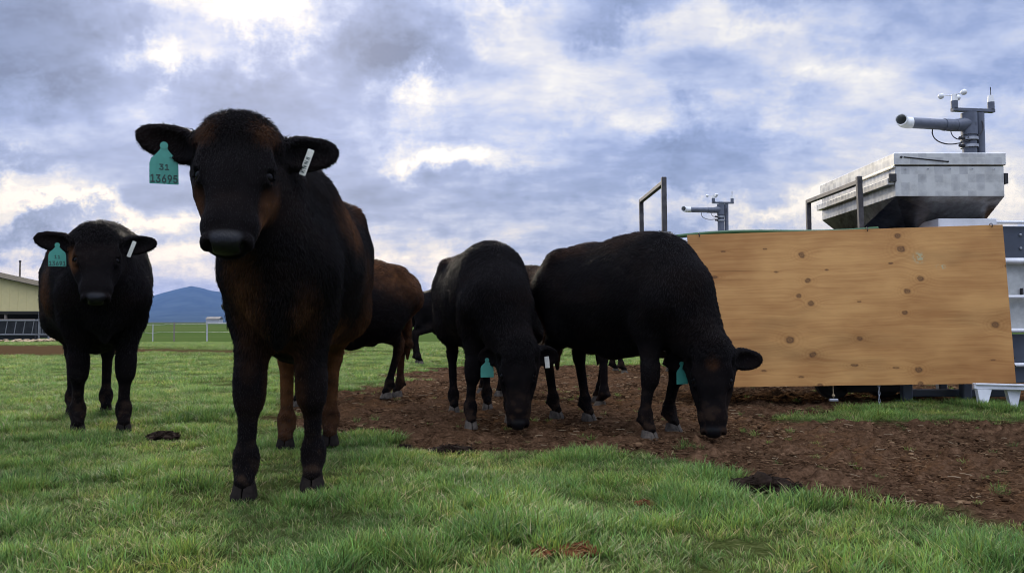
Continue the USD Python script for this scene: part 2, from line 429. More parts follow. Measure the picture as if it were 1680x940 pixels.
        LG(fet, q + (.006, 0, .060), .034, .041, .04); LG(fet + (-.045, -.02, -.02), fet + (-.05, .02, -.02), .016, .016, .02)
        hoof_at.append(q)
    if tail:
        ts = np.array([(-.70, 0, 1.09), (-.765, 0, 1.0), (-.770, .0, .85), (-.745, .01, .60), (-.735, .02, .48)])
        for a, b, ra, rb in zip(ts[:-1], ts[1:], (.042, .032, .026, .03), (.032, .026, .028, .035)):
            fl.cone(a, b, ra, rb, .03)
        fl.cone(ts[-1], ts[-1] + (0.01, 0, -.14), .035, .012, .03)
    # head (u along the face from the poll, v to the left, w out of the forehead)
    C = lambda a, b, ra, rb, k=.03, lat=1.0, cut=False: fl.cone(hp(*a), hp(*b), ra * hs, rb * hs, k * hs, fr=FR, lat=lat, cut=cut)
    E = lambda c, r, k=.03, R=None, cut=False: fl.ell(hp(*c), np.array(r) * hs, k * hs, fr=FR, R=R, cut=cut)
    C((.075, 0, -.100), (.18, 0, -.098), .106, .088, .05, lat=1.08)
    C((.012, 0, -.08), (.06, 0, -.07), .080, .078, .05, lat=1.42)
    C((.18, 0, -.092), (.37, 0, -.085), .088, .061, .05, lat=1.16)
    C((.37, 0, -.088), (.412, 0, -.094), .062, .055, .05, lat=1.18)
    E((.445, 0, -.062), (.030, .060, .032), .02); E((.425, 0, -.048), (.040, .050, .022), .02)
    for sd in (-1, 1):
        C((.11, sd * .072, -.175), (.33, sd * .03, -.135), .062, .042, .05)
        C((.12, sd * .078, -.135), (.26, sd * .045, -.115), .060, .045, .05)
        C((.120, sd * .088, -.050), (.168, sd * .094, -.052), .036, .026, .03)       # brow
        C((.205, sd * .080, -.070), (.235, sd * .072, -.075), .024, .020, .03)
        C((.22, sd * .085, -.105), (.26, sd * .07, -.10), .022, .02, .04)
        E((.438, sd * .062, -.068), (.024, .015, .028), .014)                          # nostril wing
    C((.335, 0, -.150), (.392, 0, -.145), .038, .034, .03, lat=1.3)                   # lower lip
    for sd in (-1, 1):
        C((.20, sd * .034, -.032), (.38, sd * .030, -.046), .018, .016, .02)          # edges of the nasal bone
        E((.275, sd * .098, -.068), (.050, .016, .022), .03, cut=True)                # hollow below the eye
        E((.095, sd * .125, -.055), (.030, .016, .022), .03, cut=True)                # temple
        C((.20, sd * .100, -.105), (.27, sd * .080, -.105), .014, .010, .02)          # cheek crest
    # mouth line, nostrils, eye sockets
    for sd in (-1, 1):
        E((.40, sd * .07, -.125), (.055, .05, .0055), .012, cut=True)
        cs = np.array([[.62, sd * .62, .45], [.45, sd * .15, -.85], [0, 0, 0.0]]); cs[0] /= np.linalg.norm(cs[0]); cs[1] -= (cs[1] @ cs[0]) * cs[0]; cs[1] /= np.linalg.norm(cs[1]); cs[2] = np.cross(cs[0], cs[1])
        E((.466, sd * .056, -.058), (.026, .024, .0115), .006, R=cs, cut=True)
        E((.188, sd * .122, -.048), (.0175, .024, .022), .012, cut=True)
    E((.445, 0, -.121), (.035, .060, .006), .010, cut=True)
    # ears: cupped leaves
    ears = {}
    for sd in (-1, 1):
        base = np.array([.052, sd * .112, -.10])
        tip = np.array(ear_pose[0 if sd < 0 else 1]) if ear_pose else np.array([-.16, sd * .97, -.10])
        tip = tip / np.linalg.norm(tip)
        nrm = np.array([ear_n[0], sd * -.10, ear_n[1]]); nrm -= (nrm @ tip) * tip; nrm /= np.linalg.norm(nrm)
        low = np.cross(nrm, tip)
        low = low if low[0] > 0 else -low                             # lower edge, towards the muzzle
        Re = np.stack([tip, low, nrm]); Le = .205
        c = base + tip * Le * .55 + low * .014
        E(c, (Le * .50, .056, .022), .015, R=Re)
        E(base + tip * Le * .36 + low * .006, (Le * .33, .050, .030), .03, R=Re)
        C(base - tip * .02, base + tip * .07, .040, .032, .03)
        E(c + nrm * .030 - tip * .004, (Le * .44, .043, .028), .012, R=Re, cut=True)
        ears[sd] = (base, tip, low, nrm, Le)
    for q in range(len(fl.p)):                                        # to metres
        kind, a, b, ra, rb, k, fr, lat, cut = fl.p[q]
        if kind == 'c':
            fl.p[q] = (kind, a * s, b * s, ra * s, rb * s, k * s, (fr[0], fr[1] * s, fr[2]) if fr else None, lat, cut)
        else:
            fl.p[q] = (kind, a * s, b * s, ra, rb, k * s, (fr[0], fr[1] * s, fr[2]) if fr else None, lat, cut)
    m = fl.mesh(h)
    laplace(m, .5, 2)
    # coat: slight unevenness of flesh and fur
    v = np.array(m.vertices); nrm = np.array(m.vertex_normals)
    toh = lambda X: ((X - P0 * s) @ FR[0].T) / (s * hs * np.array([1.0, hw, 1.0]))
    q = toh(v)
    head = np.clip(1 - (np.linalg.norm((q - (.22, 0, -.09)) / (.30, .30, .2), axis=1) - .9) / .3, 0, 1)
    lump = (meshkit.fbm(v * 8 + seed, 3, seed) - .5) * .014 * s + (meshkit.fbm(v * (30, 30, 14) + seed, 3, seed + 3) - .5) * .006 * s
    leg = np.clip((.5 * s - v[:, 2]) / .15, 0, 1) * (1 - head)
    v = v + nrm * (lump * (1 - head * .85) * (1 - leg * .9))[:, None]
    m.vertices = v; nrm = np.array(m.vertex_normals)
    def coat(X, isq=None):
        n1 = meshkit.fbm(X * (5, 5, 9) / s + seed * 3.1, 3, seed); n2 = meshkit.fbm(X * 26 / s, 3, seed + 9)
        Q = toh(X); b = np.zeros(len(X))
        for frame, c, r, k in brown:
            Y = Q if frame == 'h' else X / s
            d = np.linalg.norm((Y - np.array(c)) / np.array(r), axis=1)
            b = np.maximum(b, k * np.clip(1.35 - d, 0, 1))
        top = np.clip((X[:, 2] / s - 1.02) / .14, 0, 1) * np.clip((.5 - X[:, 0] / s) * 3, 0, 1)
        b = np.maximum(b, dorsal * top * np.clip((n1 - .35) * 3, 0, 1))
        b = np.clip(b * (.35 + 1.3 * n2) + .10 * np.clip(n1 - .45, 0, 1), 0, 1)[:, None]
        out = BLACK * (.75 + .6 * n2[:, None]) * (1 - b) + BROWN * rust * (.55 + .9 * n2[:, None]) * b
        n3 = meshkit.fbm(X * 3.2 / s + seed * 7.7, 3, seed + 21); n4 = meshkit.fbm(X * 60 / s, 2, seed + 5)
        dust = np.clip((n3 - .50) * 4, 0, 1) * np.clip((n4 - .50) * 5, 0, 1) * .22
        out = out * (1 - dust[:, None]) + np.array([.050, .041, .034]) * dust[:, None]
        mud = (np.clip((.30 - X[:, 2] / s) / .2, 0, 1) * np.clip((n2 - .50) * 6, 0, 1) * .45)[:, None]
        return out * (1 - mud) + np.array([.045, .027, .016]) * mud
    col = coat(v); q = toh(v)
    nose = (q[:, 0] > .435) & (q[:, 2] > -.115) & (np.abs(q[:, 1]) < .062)
    bare = np.clip((q[:, 0] - .418) / .020, 0, 1) * np.clip((q[:, 2] + .088) / .018, 0, 1) * np.clip((.052 - np.abs(q[:, 1])) / .018, 0, 1)
    col = col * (1 - bare[:, None]) + np.array([.0024, .0024, .0028]) * bare[:, None]
    t = thing(name, label, 'cow', rootp, ang, group)
    o = UsdGeom.Mesh(obj('body', m, 'hide', t, smooth=True, colors=col))
    UsdGeom.PrimvarsAPI(o).CreatePrimvar('wet', Sdf.ValueTypeNames.FloatArray, 'vertex').Set(Vt.FloatArray.FromNumpy(f32(bare)))
    # hooves: two claws each
    for qf in hoof_at:
        ms = []
        for sd in (-1, 1):
            low_ = [(.062, .003), (.068, .022), (.050, .044), (.0, .052), (-.045, .046), (-.050, .003)]
            top_ = [(.028, .003), (.032, .020), (.020, .036), (-.01, .041), (-.04, .036), (-.042, .003)]
            pts = np.array([(x, sd * y, 0.0) for x, y in low_] + [(x, sd * y, .014) for x, y in low_] + [(x, sd * y, .064) for x, y in top_])
            c = trimesh.convex.convex_hull(pts); ms.append(c)
        c = cat(*ms); c.apply_scale(s * (lg + .04)); c.apply_translation(np.array(qf) * s)
        obj('hoof', c, hoof, t, smooth=50)
    # eyes
    for sd in (-1, 1):
        e = trimesh.creation.icosphere(3, .0225 * s * hs); e.apply_translation(P0 * s + FR[0].T @ hp(.184, sd * .095 * hw, -.066) * s)
        obj('eye', e, 'eye', t)
        arc = [hp(.186 - .017 * math.sin(a), sd * (.095 + .0125 + .019 * math.cos(a) * .75), -.066 + .0135 - .019 * math.cos(a) * .72) for a in np.linspace(-.25, math.pi + .25, 11)]
        arc = [P0 * s + FR[0].T @ (p * np.array([1, hw, 1])) * s for p in arc]
        obj('eyelid', tube(arc, .0042 * s * hs, 6), 'lid', t, smooth=True)
    # ear tags
    for sd, kind, spot, txt, tw in (tags or []):
        base, tip, low, en, Le = ears[sd]
        p = base + tip * Le * spot[0] + low * spot[1] + en * .012
        Pw = P0 * s + FR[0].T @ (p * hs * np.array([1, hw, 1])) * s
        zd = np.array([0, 0, 1.0]); toward = R.T @ np.array([EYE[0] - rootp[0], EYE[1] - rootp[1], 0]) - np.array([Pw[0], Pw[1], 0]); toward /= np.linalg.norm(toward)
        toward = rot_z(tw) @ toward
        xd = np.cross(zd, toward)                                      # reads along +x as seen from the front
        xd = xd / np.linalg.norm(xd)
        T = np.eye(4); T[:3, 0], T[:3, 1], T[:3, 2], T[:3, 3] = xd, zd, toward, Pw + toward * .012
        if kind == 'tag':
            hgt, wd = spot[2], spot[3]
            o_ = Polygon([(-.10, 0.02), (.10, 0.02), (.13, -.10), (.26, -.22), (.44, -.34), (.49, -.48), (.5, -1.0), (-.5, -1.0), (-.5, -.48), (-.44, -.34), (-.26, -.22), (-.13, -.10)])
            o_ = shapely.affinity.scale(o_, wd, hgt, origin=(0, 0)).buffer(-.003).buffer(.003)
            g = trimesh.creation.extrude_polygon(o_, .0022, engine='earcut'); g.apply_transform(trimesh.transformations.rotation_matrix(spot[4], [0, 0, 1])); g.apply_transform(T)
            tg = obj('ear_tag', g, 'tag_teal', t, label='teal numbered ear tag hanging from the right ear')
            for line, size, yy in txt:
                g = meshkit.text_mesh(line, size, .0008, bold=True); b = g.bounds; g.apply_translation([-(b[0, 0] + b[1, 0]) / 2, yy * hgt, .0022])
                wmax = wd * .93
                if b[1, 0] - b[0, 0] > wmax: g.apply_transform(np.diag([wmax / (b[1, 0] - b[0, 0]), 1, 1, 1]))
                g.apply_transform(trimesh.transformations.rotation_matrix(spot[4], [0, 0, 1])); g.apply_transform(T)
                obj('tag_number', g, 'tag_ink', tg)
            b = trimesh.creation.cylinder(.013, .006, sections=16); b.apply_transform(T); obj('tag_button', b, 'tag_teal', t)
        elif kind == 'bar':
            g = bevel_box((spot[3], spot[2], .005), .0015); g.apply_translation([0, -spot[2] * .5 + .01, 0]); g.apply_transform(trimesh.transformations.rotation_matrix(spot[4], [0, 0, 1])); g.apply_transform(T)
            tg = obj('button_tag', g, 'tag_white', t, label='slim off-white ear tag with small dark characters on the left ear')
            for k, ch in enumerate(txt):
                g = meshkit.text_mesh(ch, spot[3] * .55, .0008, bold=True); g.apply_transform(trimesh.transformations.rotation_matrix(math.pi / 2, [0, 0, 1]))
                b = g.bounds; g.apply_translation([-(b[0, 0] + b[1, 0]) / 2 - spot[3] * .05, -(b[0, 1] + b[1, 1]) / 2 - spot[2] * (.86 - k * .17) + .01, .0026])
                g.apply_transform(trimesh.transformations.rotation_matrix(spot[4], [0, 0, 1])); g.apply_transform(T)
                obj('tag_number', g, 'tag_ink', tg)
        elif kind == 'dot':
            b = trimesh.creation.cylinder(.011, .006, sections=16); b.apply_transform(T); obj('tag_button', b, 'tag_white', t)
    # hair
    if hairs:
        area = m.area_faces; fc = m.triangles_center; Q = toh(fc); zz = fc[:, 2] / s
        wgt = area.copy()
        facing = np.clip(1 - (np.linalg.norm((Q - (.25, 0, -.09)) / (.26, .2, .16), axis=1) - .9) / .3, 0, 1)
        wgt[(Q[:, 0] > .424) & (Q[:, 2] > -.100) & (np.abs(Q[:, 1]) < .048)] = 0; wgt[(Q[:, 0] > .44) & (Q[:, 2] > -.108) & (np.abs(Q[:, 1]) < .075)] = 0
        wgt[zz < .05] = 0
        wgt *= 1 + 3.0 * facing
        fi = rng.choice(len(area), hairs, p=wgt / wgt.sum())
        r1, r2 = rng.random(hairs), rng.random(hairs); fl_ = r1 + r2 > 1; r1[fl_], r2[fl_] = 1 - r1[fl_], 1 - r2[fl_]
        tri = m.triangles[fi]; X = tri[:, 0] + r1[:, None] * (tri[:, 1] - tri[:, 0]) + r2[:, None] * (tri[:, 2] - tri[:, 0])
        Nn = m.face_normals[fi]; Q = toh(X); z = X[:, 2] / s; x = X[:, 0] / s
        face = np.clip(1 - (np.linalg.norm((Q - (.25, 0, -.09)) / (.27, .2, .17), axis=1) - .9) / .2, 0, 1)
        poll_ = np.exp(-(np.linalg.norm((Q - (.02, 0, -.03)) / (.075, .12, .10), axis=1)) ** 2)
        earh = np.clip((np.abs(Q[:, 1]) - .13) / .04, 0, 1) * (np.abs(Q[:, 0] - .07) < .12) * (np.abs(Q[:, 2] + .09) < .16)
        comb = np.tile(np.array([-.75, 0, -.65]), (hairs, 1))
        neckc = (x > .5) & (face < .3)
        comb[neckc] = (-.35, 0, -.9)
        legs = z < .6
        comb[legs] = (-.15, 0, -1.0)
        swirl = (np.stack([meshkit.fbm(X * 7 / s + k * 31.7 + seed, 2, k) for k in range(3)], 1) - .5) * 1.5
        comb = comb + swirl
        hc = FR[0].T @ np.array([.8, 0, -.1])
        comb = comb * (1 - face[:, None]) + (hc + .5 * rng.normal(0, .4, (hairs, 3))) * face[:, None]
        comb = comb * (1 - poll_[:, None]) + (FR[0].T @ np.array([.0, 0, .7]) + rng.normal(0, .7, (hairs, 3))) * poll_[:, None]
        ed = np.stack([np.sign(Q[:, 1]) * 0 + .6, np.sign(Q[:, 1]) * .5, 0 * z], 1) @ FR[0]
        comb = comb * (1 - earh[:, None]) + ed * earh[:, None]
        comb -= (comb * Nn).sum(1)[:, None] * Nn
        comb /= np.maximum(np.linalg.norm(comb, axis=1, keepdims=True), 1e-6)
        ln = .017 + .009 * np.clip((.75 - np.abs(z - .62) * 2), 0, 1) + .010 * np.clip((z - 1.05) / .1, 0, 1)
        ln = ln * (1 - face) + .0075 * face
        ln = ln * (1 - poll_) + .030 * poll_; ln = np.where((z < .46) & (face < .5), np.minimum(ln, .010), ln)
        ln = ln * (1 - earh) + .011 * earh
        tl = (x < -.76) & (z < .55) & (np.abs(X[:, 1] / s) < .1); ln[tl] = .05
        ln = ln * s * hair_len * rng.uniform(.55, 1.25, hairs)
        lift = np.clip(.30 - .15 * face + .5 * poll_ + rng.normal(0, .14, hairs) + .18 * np.clip((z - 1.05) / .1, 0, 1), .08, 1.2)
        d0 = comb + Nn * lift[:, None] * 1.4; d0 /= np.linalg.norm(d0, axis=1, keepdims=True)
        d1 = comb + Nn * lift[:, None] * .45 + rng.normal(0, .18, (hairs, 3)) + (0, 0, -.12); d1 /= np.linalg.norm(d1, axis=1, keepdims=True)
        K = 4
        root_ = X - Nn * .002
        p1 = root_ + d0 * (ln * .34)[:, None]; p2 = p1 + (d0 + d1) * .5 * (ln * .33)[:, None]; p3 = p2 + d1 * (ln * .33)[:, None]
        pts = np.stack([root_, p1, p2, p3], 1).reshape(-1, 3)
        c = UsdGeom.BasisCurves.Define(stage, f'{t.GetPath()}/hair')
        c.CreateTypeAttr('linear'); c.CreateCurveVertexCountsAttr(Vt.IntArray.FromNumpy(np.full(hairs, K, np.int32)))
        c.CreatePointsAttr(Vt.Vec3fArray.FromNumpy(f32(pts)))
        wid = np.tile(np.array([1.0, .9, .65, .2]), hairs) * np.repeat(rng.uniform(.7, 1.25, hairs), K) * .0021 * (1 + 10 * (h - .006) / .011 * .08)
        c.CreateWidthsAttr(Vt.FloatArray.FromNumpy(f32(wid))); c.SetWidthsInterpolation('vertex')
        hcl = coat(X + rng.normal(0, .014, X.shape)) * rng.uniform(.6, 1.6, (hairs, 1))
        UsdGeom.PrimvarsAPI(c).CreatePrimvar('coat', Sdf.ValueTypeNames.Color3fArray, 'vertex').Set(Vt.Vec3fArray.FromNumpy(f32(np.repeat(hcl, K, 0))))
        UsdShade.MaterialBindingAPI.Apply(c.GetPrim()).Bind(LOOK['hair'])
    return t

look('hide', {'at': ('attribute', {'attribute': 'coat'}), 'wt': ('attribute', {'attribute': 'wet'}), 'co': ('texture_coordinate', {}),
              'n': ('noise_texture', {'scale': 240.0, 'detail': 3.0}), 'mp': ('mapping', {'scale': (1.0, 1.0, .3)}), 'b': ('bump', {'strength': .4, 'distance': .003}),
              'rr': ('map_range', {'to_min': .50, 'to_max': .30}), 'sp': ('map_range', {'to_min': .004, 'to_max': .26}), 'p': ('principled_bsdf', {'diffuse_roughness': .3})},
     [('co.object', 'mp.vector'), ('mp.vector', 'n.vector'), ('n.fac', 'b.height'), ('b.normal', 'p.normal'), ('at.color', 'p.base_color'), ('wt.fac', 'rr.value'), ('rr.result', 'p.roughness'), ('wt.fac', 'sp.value'), ('sp.result', 'p.specular_ior_level')])
look('hair', {'at': ('attribute', {'attribute': 'coat'}), 'p': ('principled_bsdf', {'roughness': .45, 'specular_ior_level': .06})}, [('at.color', 'p.base_color')])
plain('hoof_dark', (.014, .011, .009), .85, var=.6, scale=28, bump=.003, bscale=80, spec=.04)
plain('hoof', (.075, .064, .052), .8, var=.6, scale=28, bump=.003, bscale=80, spec=.04)
look('eye', {'p': ('principled_bsdf', {'base_color': (.003, .0025, .0025), 'roughness': .10, 'specular_ior_level': .12})})
plain('lid', (.004, .0035, .0035), .85, spec=.05)
plain('tag_teal', (.045, .225, .172), .45, var=.12, scale=30)
plain('tag_ink', (.012, .035, .030), .6)
plain('tag_white', (.55, .54, .47), .5, var=.12, scale=60)

# ------------------------------------------------------------------ ground
def px_poly(pts): return Polygon([tuple(ground(*p)[:2]) for p in pts])
DIRT = px_poly([(455, 680), (470, 662), (510, 652), (560, 648), (630, 632), (670, 612), (700, 604), (800, 601), (930, 598), (1100, 600), (1300, 612), (1900, 615), (2300, 700), (2100, 900), (1760, 872), (1690, 862), (1625, 853),
                (1560, 838), (1500, 830), (1430, 843), (1392, 816), (1300, 798), (1240, 788), (1150, 768), (1060, 752), (960, 740), (860, 733), (770, 742), (720, 735), (640, 716), (565, 702), (480, 698)])
STRIP = px_poly([(1270, 688), (1300, 678), (1345, 668), (1480, 662), (1800, 657), (1800, 692), (1640, 694), (1560, 688), (1450, 692), (1350, 690)])
FAR_DIRT = [px_poly([(-400, 562), (120, 560), (240, 569), (370, 573), (600, 576), (600, 580), (370, 578), (245, 576), (110, 582), (-300, 585)])]
shapely.prepare(DIRT); shapely.prepare(STRIP)
def jitter(x, y, amp):
    q = np.stack([x, y, 0 * x], -1)
    k = np.clip(y / 6.0, .7, 3.0)
    return x + amp * k * (meshkit.fbm(q * 2.6, 4, 5) - .5) * 2, y + amp * k * (meshkit.fbm(q * 2.6 + 40, 4, 6) - .5) * 2
def dirt_amount(x, y):
    """1 on trampled soil, 0 in the grass, with a ragged soft edge"""
    xx, yy = jitter(x, y, .36)
    P = shapely.points(xx, yy)
    inside = shapely.contains(DIRT, P) & ~shapely.contains(STRIP, P)
    d = np.minimum(shapely.distance(DIRT.exterior, P), shapely.distance(STRIP.exterior, P))
    a = np.clip(.5 + np.where(inside, 1, -1) * d / .16, 0, 1)
    for f in FAR_DIRT:
        df = shapely.distance(f.exterior, P); a = np.maximum(a, np.clip(.5 + np.where(shapely.contains(f, P), 1, -1) * df / 1.5, 0, 1) * .9)
    return a
def bare_spots(x, y):
    q = np.stack([x, y, 0 * x], -1)
    return np.clip((meshkit.fbm(q * 1.7 + 9, 4, 21) - .60) * 9, 0, 1)
def terrain(x, y):
    q = np.stack([x, y, 0 * x], -1)
    t = np.clip((y - 14) / 40, 0, 1); drop = -.5 * t * t * (3 - 2 * t)
    near = np.clip((30 - y) / 20, 0, 1)
    return drop + near * ((meshkit.fbm(q * .9, 3, 2) - .5) * .05 + (meshkit.fbm(q * 6, 3, 3) - .5) * .018)

def band(rng, n, y0, y1, margin=.72):
    """points spread evenly over the ground between two distances"""
    y = np.sqrt(rng.uniform(y0 ** 2, y1 ** 2, n)); x = rng.uniform(-1, 1, n) * (y * margin + .25)
    return x, y
def build_ground():
    ys = np.r_[np.linspace(-25, 0.8, 12)[:-1], np.geomspace(.9, 14, 520), np.geomspace(14.3, 70, 90), np.geomspace(80, 24000, 60)]
    us = np.r_[-4, -2.2, -1.5, np.linspace(-1.0, 1.0, 420), 1.5, 2.2, 4]
    Y, Uu = np.meshgrid(ys, us, indexing='ij')
    X = Uu * (np.abs(Y) * .82 + .9 + (Y < .8) * 3)
    x, y = X.ravel(), Y.ravel()
    z = terrain(x, y); a = np.zeros(len(x)); nearby = (y > .5) & (y < 60)
    a[nearby] = dirt_amount(x[nearby], y[nearby])
    q = np.stack([x, y, 0 * x], -1)
    nn = nearby & (y < 16)
    clod = np.zeros(len(x)); clod[nn] = (meshkit.fbm(q[nn] * (5, 5, 1), 2, 28) - .5) * .07 + (meshkit.fbm(q[nn] * (14, 14, 1), 4, 8) - .5) * .085 + (meshkit.fbm(q[nn] * (45, 45, 1), 2, 18) - .5) * .030
    rng = np.random.default_rng(77)
    hx, hy = band(rng, 900, 3.0, 11); hp_ = np.nonzero(dirt_amount(hx, hy) > .8)[0]; tr = cKDTree(np.stack([x[nn], y[nn]], 1)); ids = np.nonzero(nn)[0]
    for k in hp_:
        near_ = ids[tr.query_ball_point([hx[k], hy[k]], .14)]
        d = np.hypot((x[near_] - hx[k]), (y[near_] - hy[k])) / rng.uniform(.045, .065)
        clod[near_] += -.030 * np.exp(-d ** 4) + .014 * np.exp(-((d - 1.5) / .5) ** 2)
    z += a * (clod - .012)
    nr, nc = Y.shape
    i = np.arange(nr * nc).reshape(nr, nc)
    F = np.stack([i[:-1, :-1], i[:-1, 1:], i[1:, 1:], i[1:, :-1]], -1).reshape(-1, 4)
    col = np.stack([a, np.clip(bare_spots(x, y) * (y < 20), 0, 1), 0 * a], -1)
    g = obj('ground', (np.stack([x, y, z], -1), F), 'ground', smooth=True, colors=col)
    say(g, kind='structure')
look('ground', {'co': ('geometry', {}), 'm': ('attribute', {'attribute': 'coat'}), 'sep': ('separate_xyz', {}),
                'n1': ('noise_texture', {'scale': 38.0, 'detail': 8.0, 'roughness': .78}), 'n2': ('noise_texture', {'scale': 1.3, 'detail': 5.0, 'roughness': .6}), 'n3': ('noise_texture', {'scale': 90.0, 'detail': 4.0, 'roughness': .7}),
                'n4': ('noise_texture', {'scale': .02, 'detail': 6.0, 'roughness': .6}),
                'dirt': ('rgb_ramp', {'ramp': [(.30, (.014, .008, .005)), (.45, (.062, .034, .018)), (.58, (.102, .058, .032)), (.72, (.18, .115, .068))]}),
                'thatch': ('rgb_ramp', {'ramp': [(.3, (.02, .026, .008)), (.48, (.05, .065, .018)), (.6, (.09, .105, .035)), (.72, (.18, .16, .085))]}),
                'field': ('rgb_ramp', {'ramp': [(.35, (.050, .085, .020)), (.5, (.066, .100, .027)), (.65, (.088, .105, .036))]}),
                'sp': ('separate_xyz', {}), 'far': ('map_range', {'from_min': 12.0, 'from_max': 45.0, 'clamp': True}), 'vfar': ('map_range', {'from_min': 250.0, 'from_max': 1600.0, 'clamp': True}),
                'mf': ('mix', {}), 'mv': ('mix', {'color2': (.07, .075, .06)}), 'md': ('mix', {}),
                'bump_s': ('math', {'math_type': 'multiply_add', 'value2': .5}), 'b': ('bump', {'strength': .9, 'distance': .012}), 'p': ('principled_bsdf', {'roughness': .95, 'specular_ior_level': .0})},
     [('co.position', 'n1.vector'), ('co.position', 'n2.vector'), ('co.position', 'n3.vector'), ('co.position', 'n4.vector'), ('m.color', 'sep.vector'), ('n1.fac', 'dirt.fac'), ('n1.fac', 'thatch.fac'), ('n4.fac', 'field.fac'),
      ('co.position', 'sp.vector'), ('sp.y', 'far.value'), ('sp.y', 'vfar.value'), ('far.result', 'mf.fac'), ('thatch.color', 'mf.color1'), ('field.color', 'mf.color2'),
      ('vfar.result', 'mv.fac'), ('mf.color', 'mv.color1'), ('sep.x', 'md.fac'), ('mv.color', 'md.color1'), ('dirt.color', 'md.color2'), ('md.color', 'p.base_color'),
      ('n3.fac', 'bump_s.value1'), ('n1.fac', 'bump_s.value3'), ('bump_s.value', 'b.height'), ('b.normal', 'p.normal')])
build_ground()

# ------------------------------------------------------------------ grass, soil crumbs
def blade(rng, L, w, lean, az, base):
    d = np.array([math.cos(az), math.sin(az), 0]); sdir = np.array([-d[1], d[0], 0]); pts = []
    for t, ww in ((0, .8), (.4, 1.0), (.75, .7), (1.0, 0)):
        c = base + d * L * lean * t ** 1.7 + np.array([0, 0, 1]) * L * (t - .30 * lean * t * t)
        if ww:
            pts += [c - sdir * w * ww / 2, c + sdir * w * ww / 2]
        else:
            pts += [c]
    return np.array(pts), np.array([[0, 1, 3], [0, 3, 2], [2, 3, 5], [2, 5, 4], [4, 5, 6]])
def tuft(seed, n, radius, L, w, dead=.06, spread=.75):
    rng = np.random.default_rng(seed); V, F, C = [], [], []
    for k in range(n):
        r, t = radius * math.sqrt(rng.random()), rng.random() * 6.283
        old = rng.random() < dead * 1.4
        v, f = blade(rng, L * rng.uniform(.5, 1.2), w * rng.uniform(.7, 1.2), rng.uniform(.15, spread) + (.5 if old else 0), t + rng.normal(0, .9), np.array([r * math.cos(t), r * math.sin(t), -.006]))
        F.append(f + sum(map(len, V))); V.append(v)
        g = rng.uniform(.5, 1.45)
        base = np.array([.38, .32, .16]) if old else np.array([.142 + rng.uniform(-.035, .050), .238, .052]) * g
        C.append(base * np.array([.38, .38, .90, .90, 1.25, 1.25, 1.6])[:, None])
    return np.vstack(V), np.vstack(F), np.vstack(C)
look('blade', {'at': ('attribute', {'attribute': 'coat'}), 'g': ('geometry', {}), 'n': ('noise_texture', {'scale': 1.7, 'detail': 6.0, 'roughness': .65}),
               'r': ('rgb_ramp', {'ramp': [(.32, (.50, .58, .58)), (.5, (1, 1, 1)), (.68, (1.42, 1.16, .85))]}), 'm': ('mix', {'mix_type': 'multiply', 'fac': 1.0}),
               'oi': ('object_info', {}), 'hv': ('map_range', {'to_min': .75, 'to_max': 1.25}), 'm2': ('vector_math', {'math_type': 'scale'}),
               'd': ('principled_bsdf', {'roughness': .45, 'specular_ior_level': .18}), 't': ('translucent_bsdf', {}), 'x': ('mix_closure', {'fac': .38})},
     [('g.position', 'n.vector'), ('n.fac', 'r.fac'), ('at.color', 'm.color1'), ('r.color', 'm.color2'), ('oi.random', 'hv.value'), ('m.color', 'm2.vector1'), ('hv.result', 'm2.scale'),
      ('m2.vector', 'd.base_color'), ('m2.vector', 't.color'), ('d.BSDF', 'x.closure1'), ('t.BSDF', 'x.closure2')], surface='x.closure')
look('crumb', {'oi': ('object_info', {}), 'r': ('rgb_ramp', {'ramp': [(0, (.020, .011, .006)), (.5, (.068, .037, .019)), (.85, (.118, .068, .037)), (1, (.20, .13, .07))]}), 'p': ('principled_bsdf', {'roughness': .95, 'specular_ior_level': .0})}, [('oi.random', 'r.fac'), ('r.color', 'p.base_color')])
plain('straw', (.27, .20, .11), .7, var=.3, scale=20)
plain('dung', (.020, .013, .009), .8, var=.5, scale=25, bump=.006, bscale=60, spec=.02)
plain('dung_dry', (.13, .052, .022), .9, var=.5, scale=25, bump=.006, bscale=60, spec=.02)

def scatter(name, protos, pos, idx, yaw, scale, kind='stuff', tilt=None):
    pi = UsdGeom.PointInstancer.Define(stage, '/World/' + name)
    rel = pi.CreatePrototypesRel()
    for k, (v, f, c, mat) in enumerate(protos):
        p = obj(f'piece', (v, f), mat, pi.GetPrim(), colors=c); rel.AddTarget(p.GetPath())
    pi.CreatePositionsAttr(Vt.Vec3fArray.FromNumpy(f32_(pos))); pi.CreateProtoIndicesAttr(Vt.IntArray.FromNumpy(np.asarray(idx, np.int32)))
    q = np.stack([np.cos(yaw / 2), 0 * yaw, 0 * yaw, np.sin(yaw / 2)], 1)
    if tilt is not None:
        ax = np.stack([np.cos(tilt / 2), np.sin(tilt / 2), 0 * tilt, 0 * tilt], 1)
        w1, x1, y1, z1 = q.T; w2, x2, y2, z2 = ax.T
        q = np.stack([w1 * w2 - x1 * x2 - y1 * y2 - z1 * z2, w1 * x2 + x1 * w2 + y1 * z2 - z1 * y2, w1 * y2 - x1 * z2 + y1 * w2 + z1 * x2, w1 * z2 + x1 * y2 - y1 * x2 + z1 * w2], 1)
    pi.CreateOrientationsAttr(Vt.QuathArray([Gf.Quath(float(a), float(b), float(c), float(d)) for a, b, c, d in q]))
    pi.CreateScalesAttr(Vt.Vec3fArray.FromNumpy(f32_(np.broadcast_to(scale, (len(pos), 3)) if np.ndim(scale) == 2 else np.repeat(scale[:, None], 3, 1))))
    say(pi.GetPrim(), kind=kind)
    return pi.GetPrim()
def f32_(x): return np.ascontiguousarray(x, np.float32)

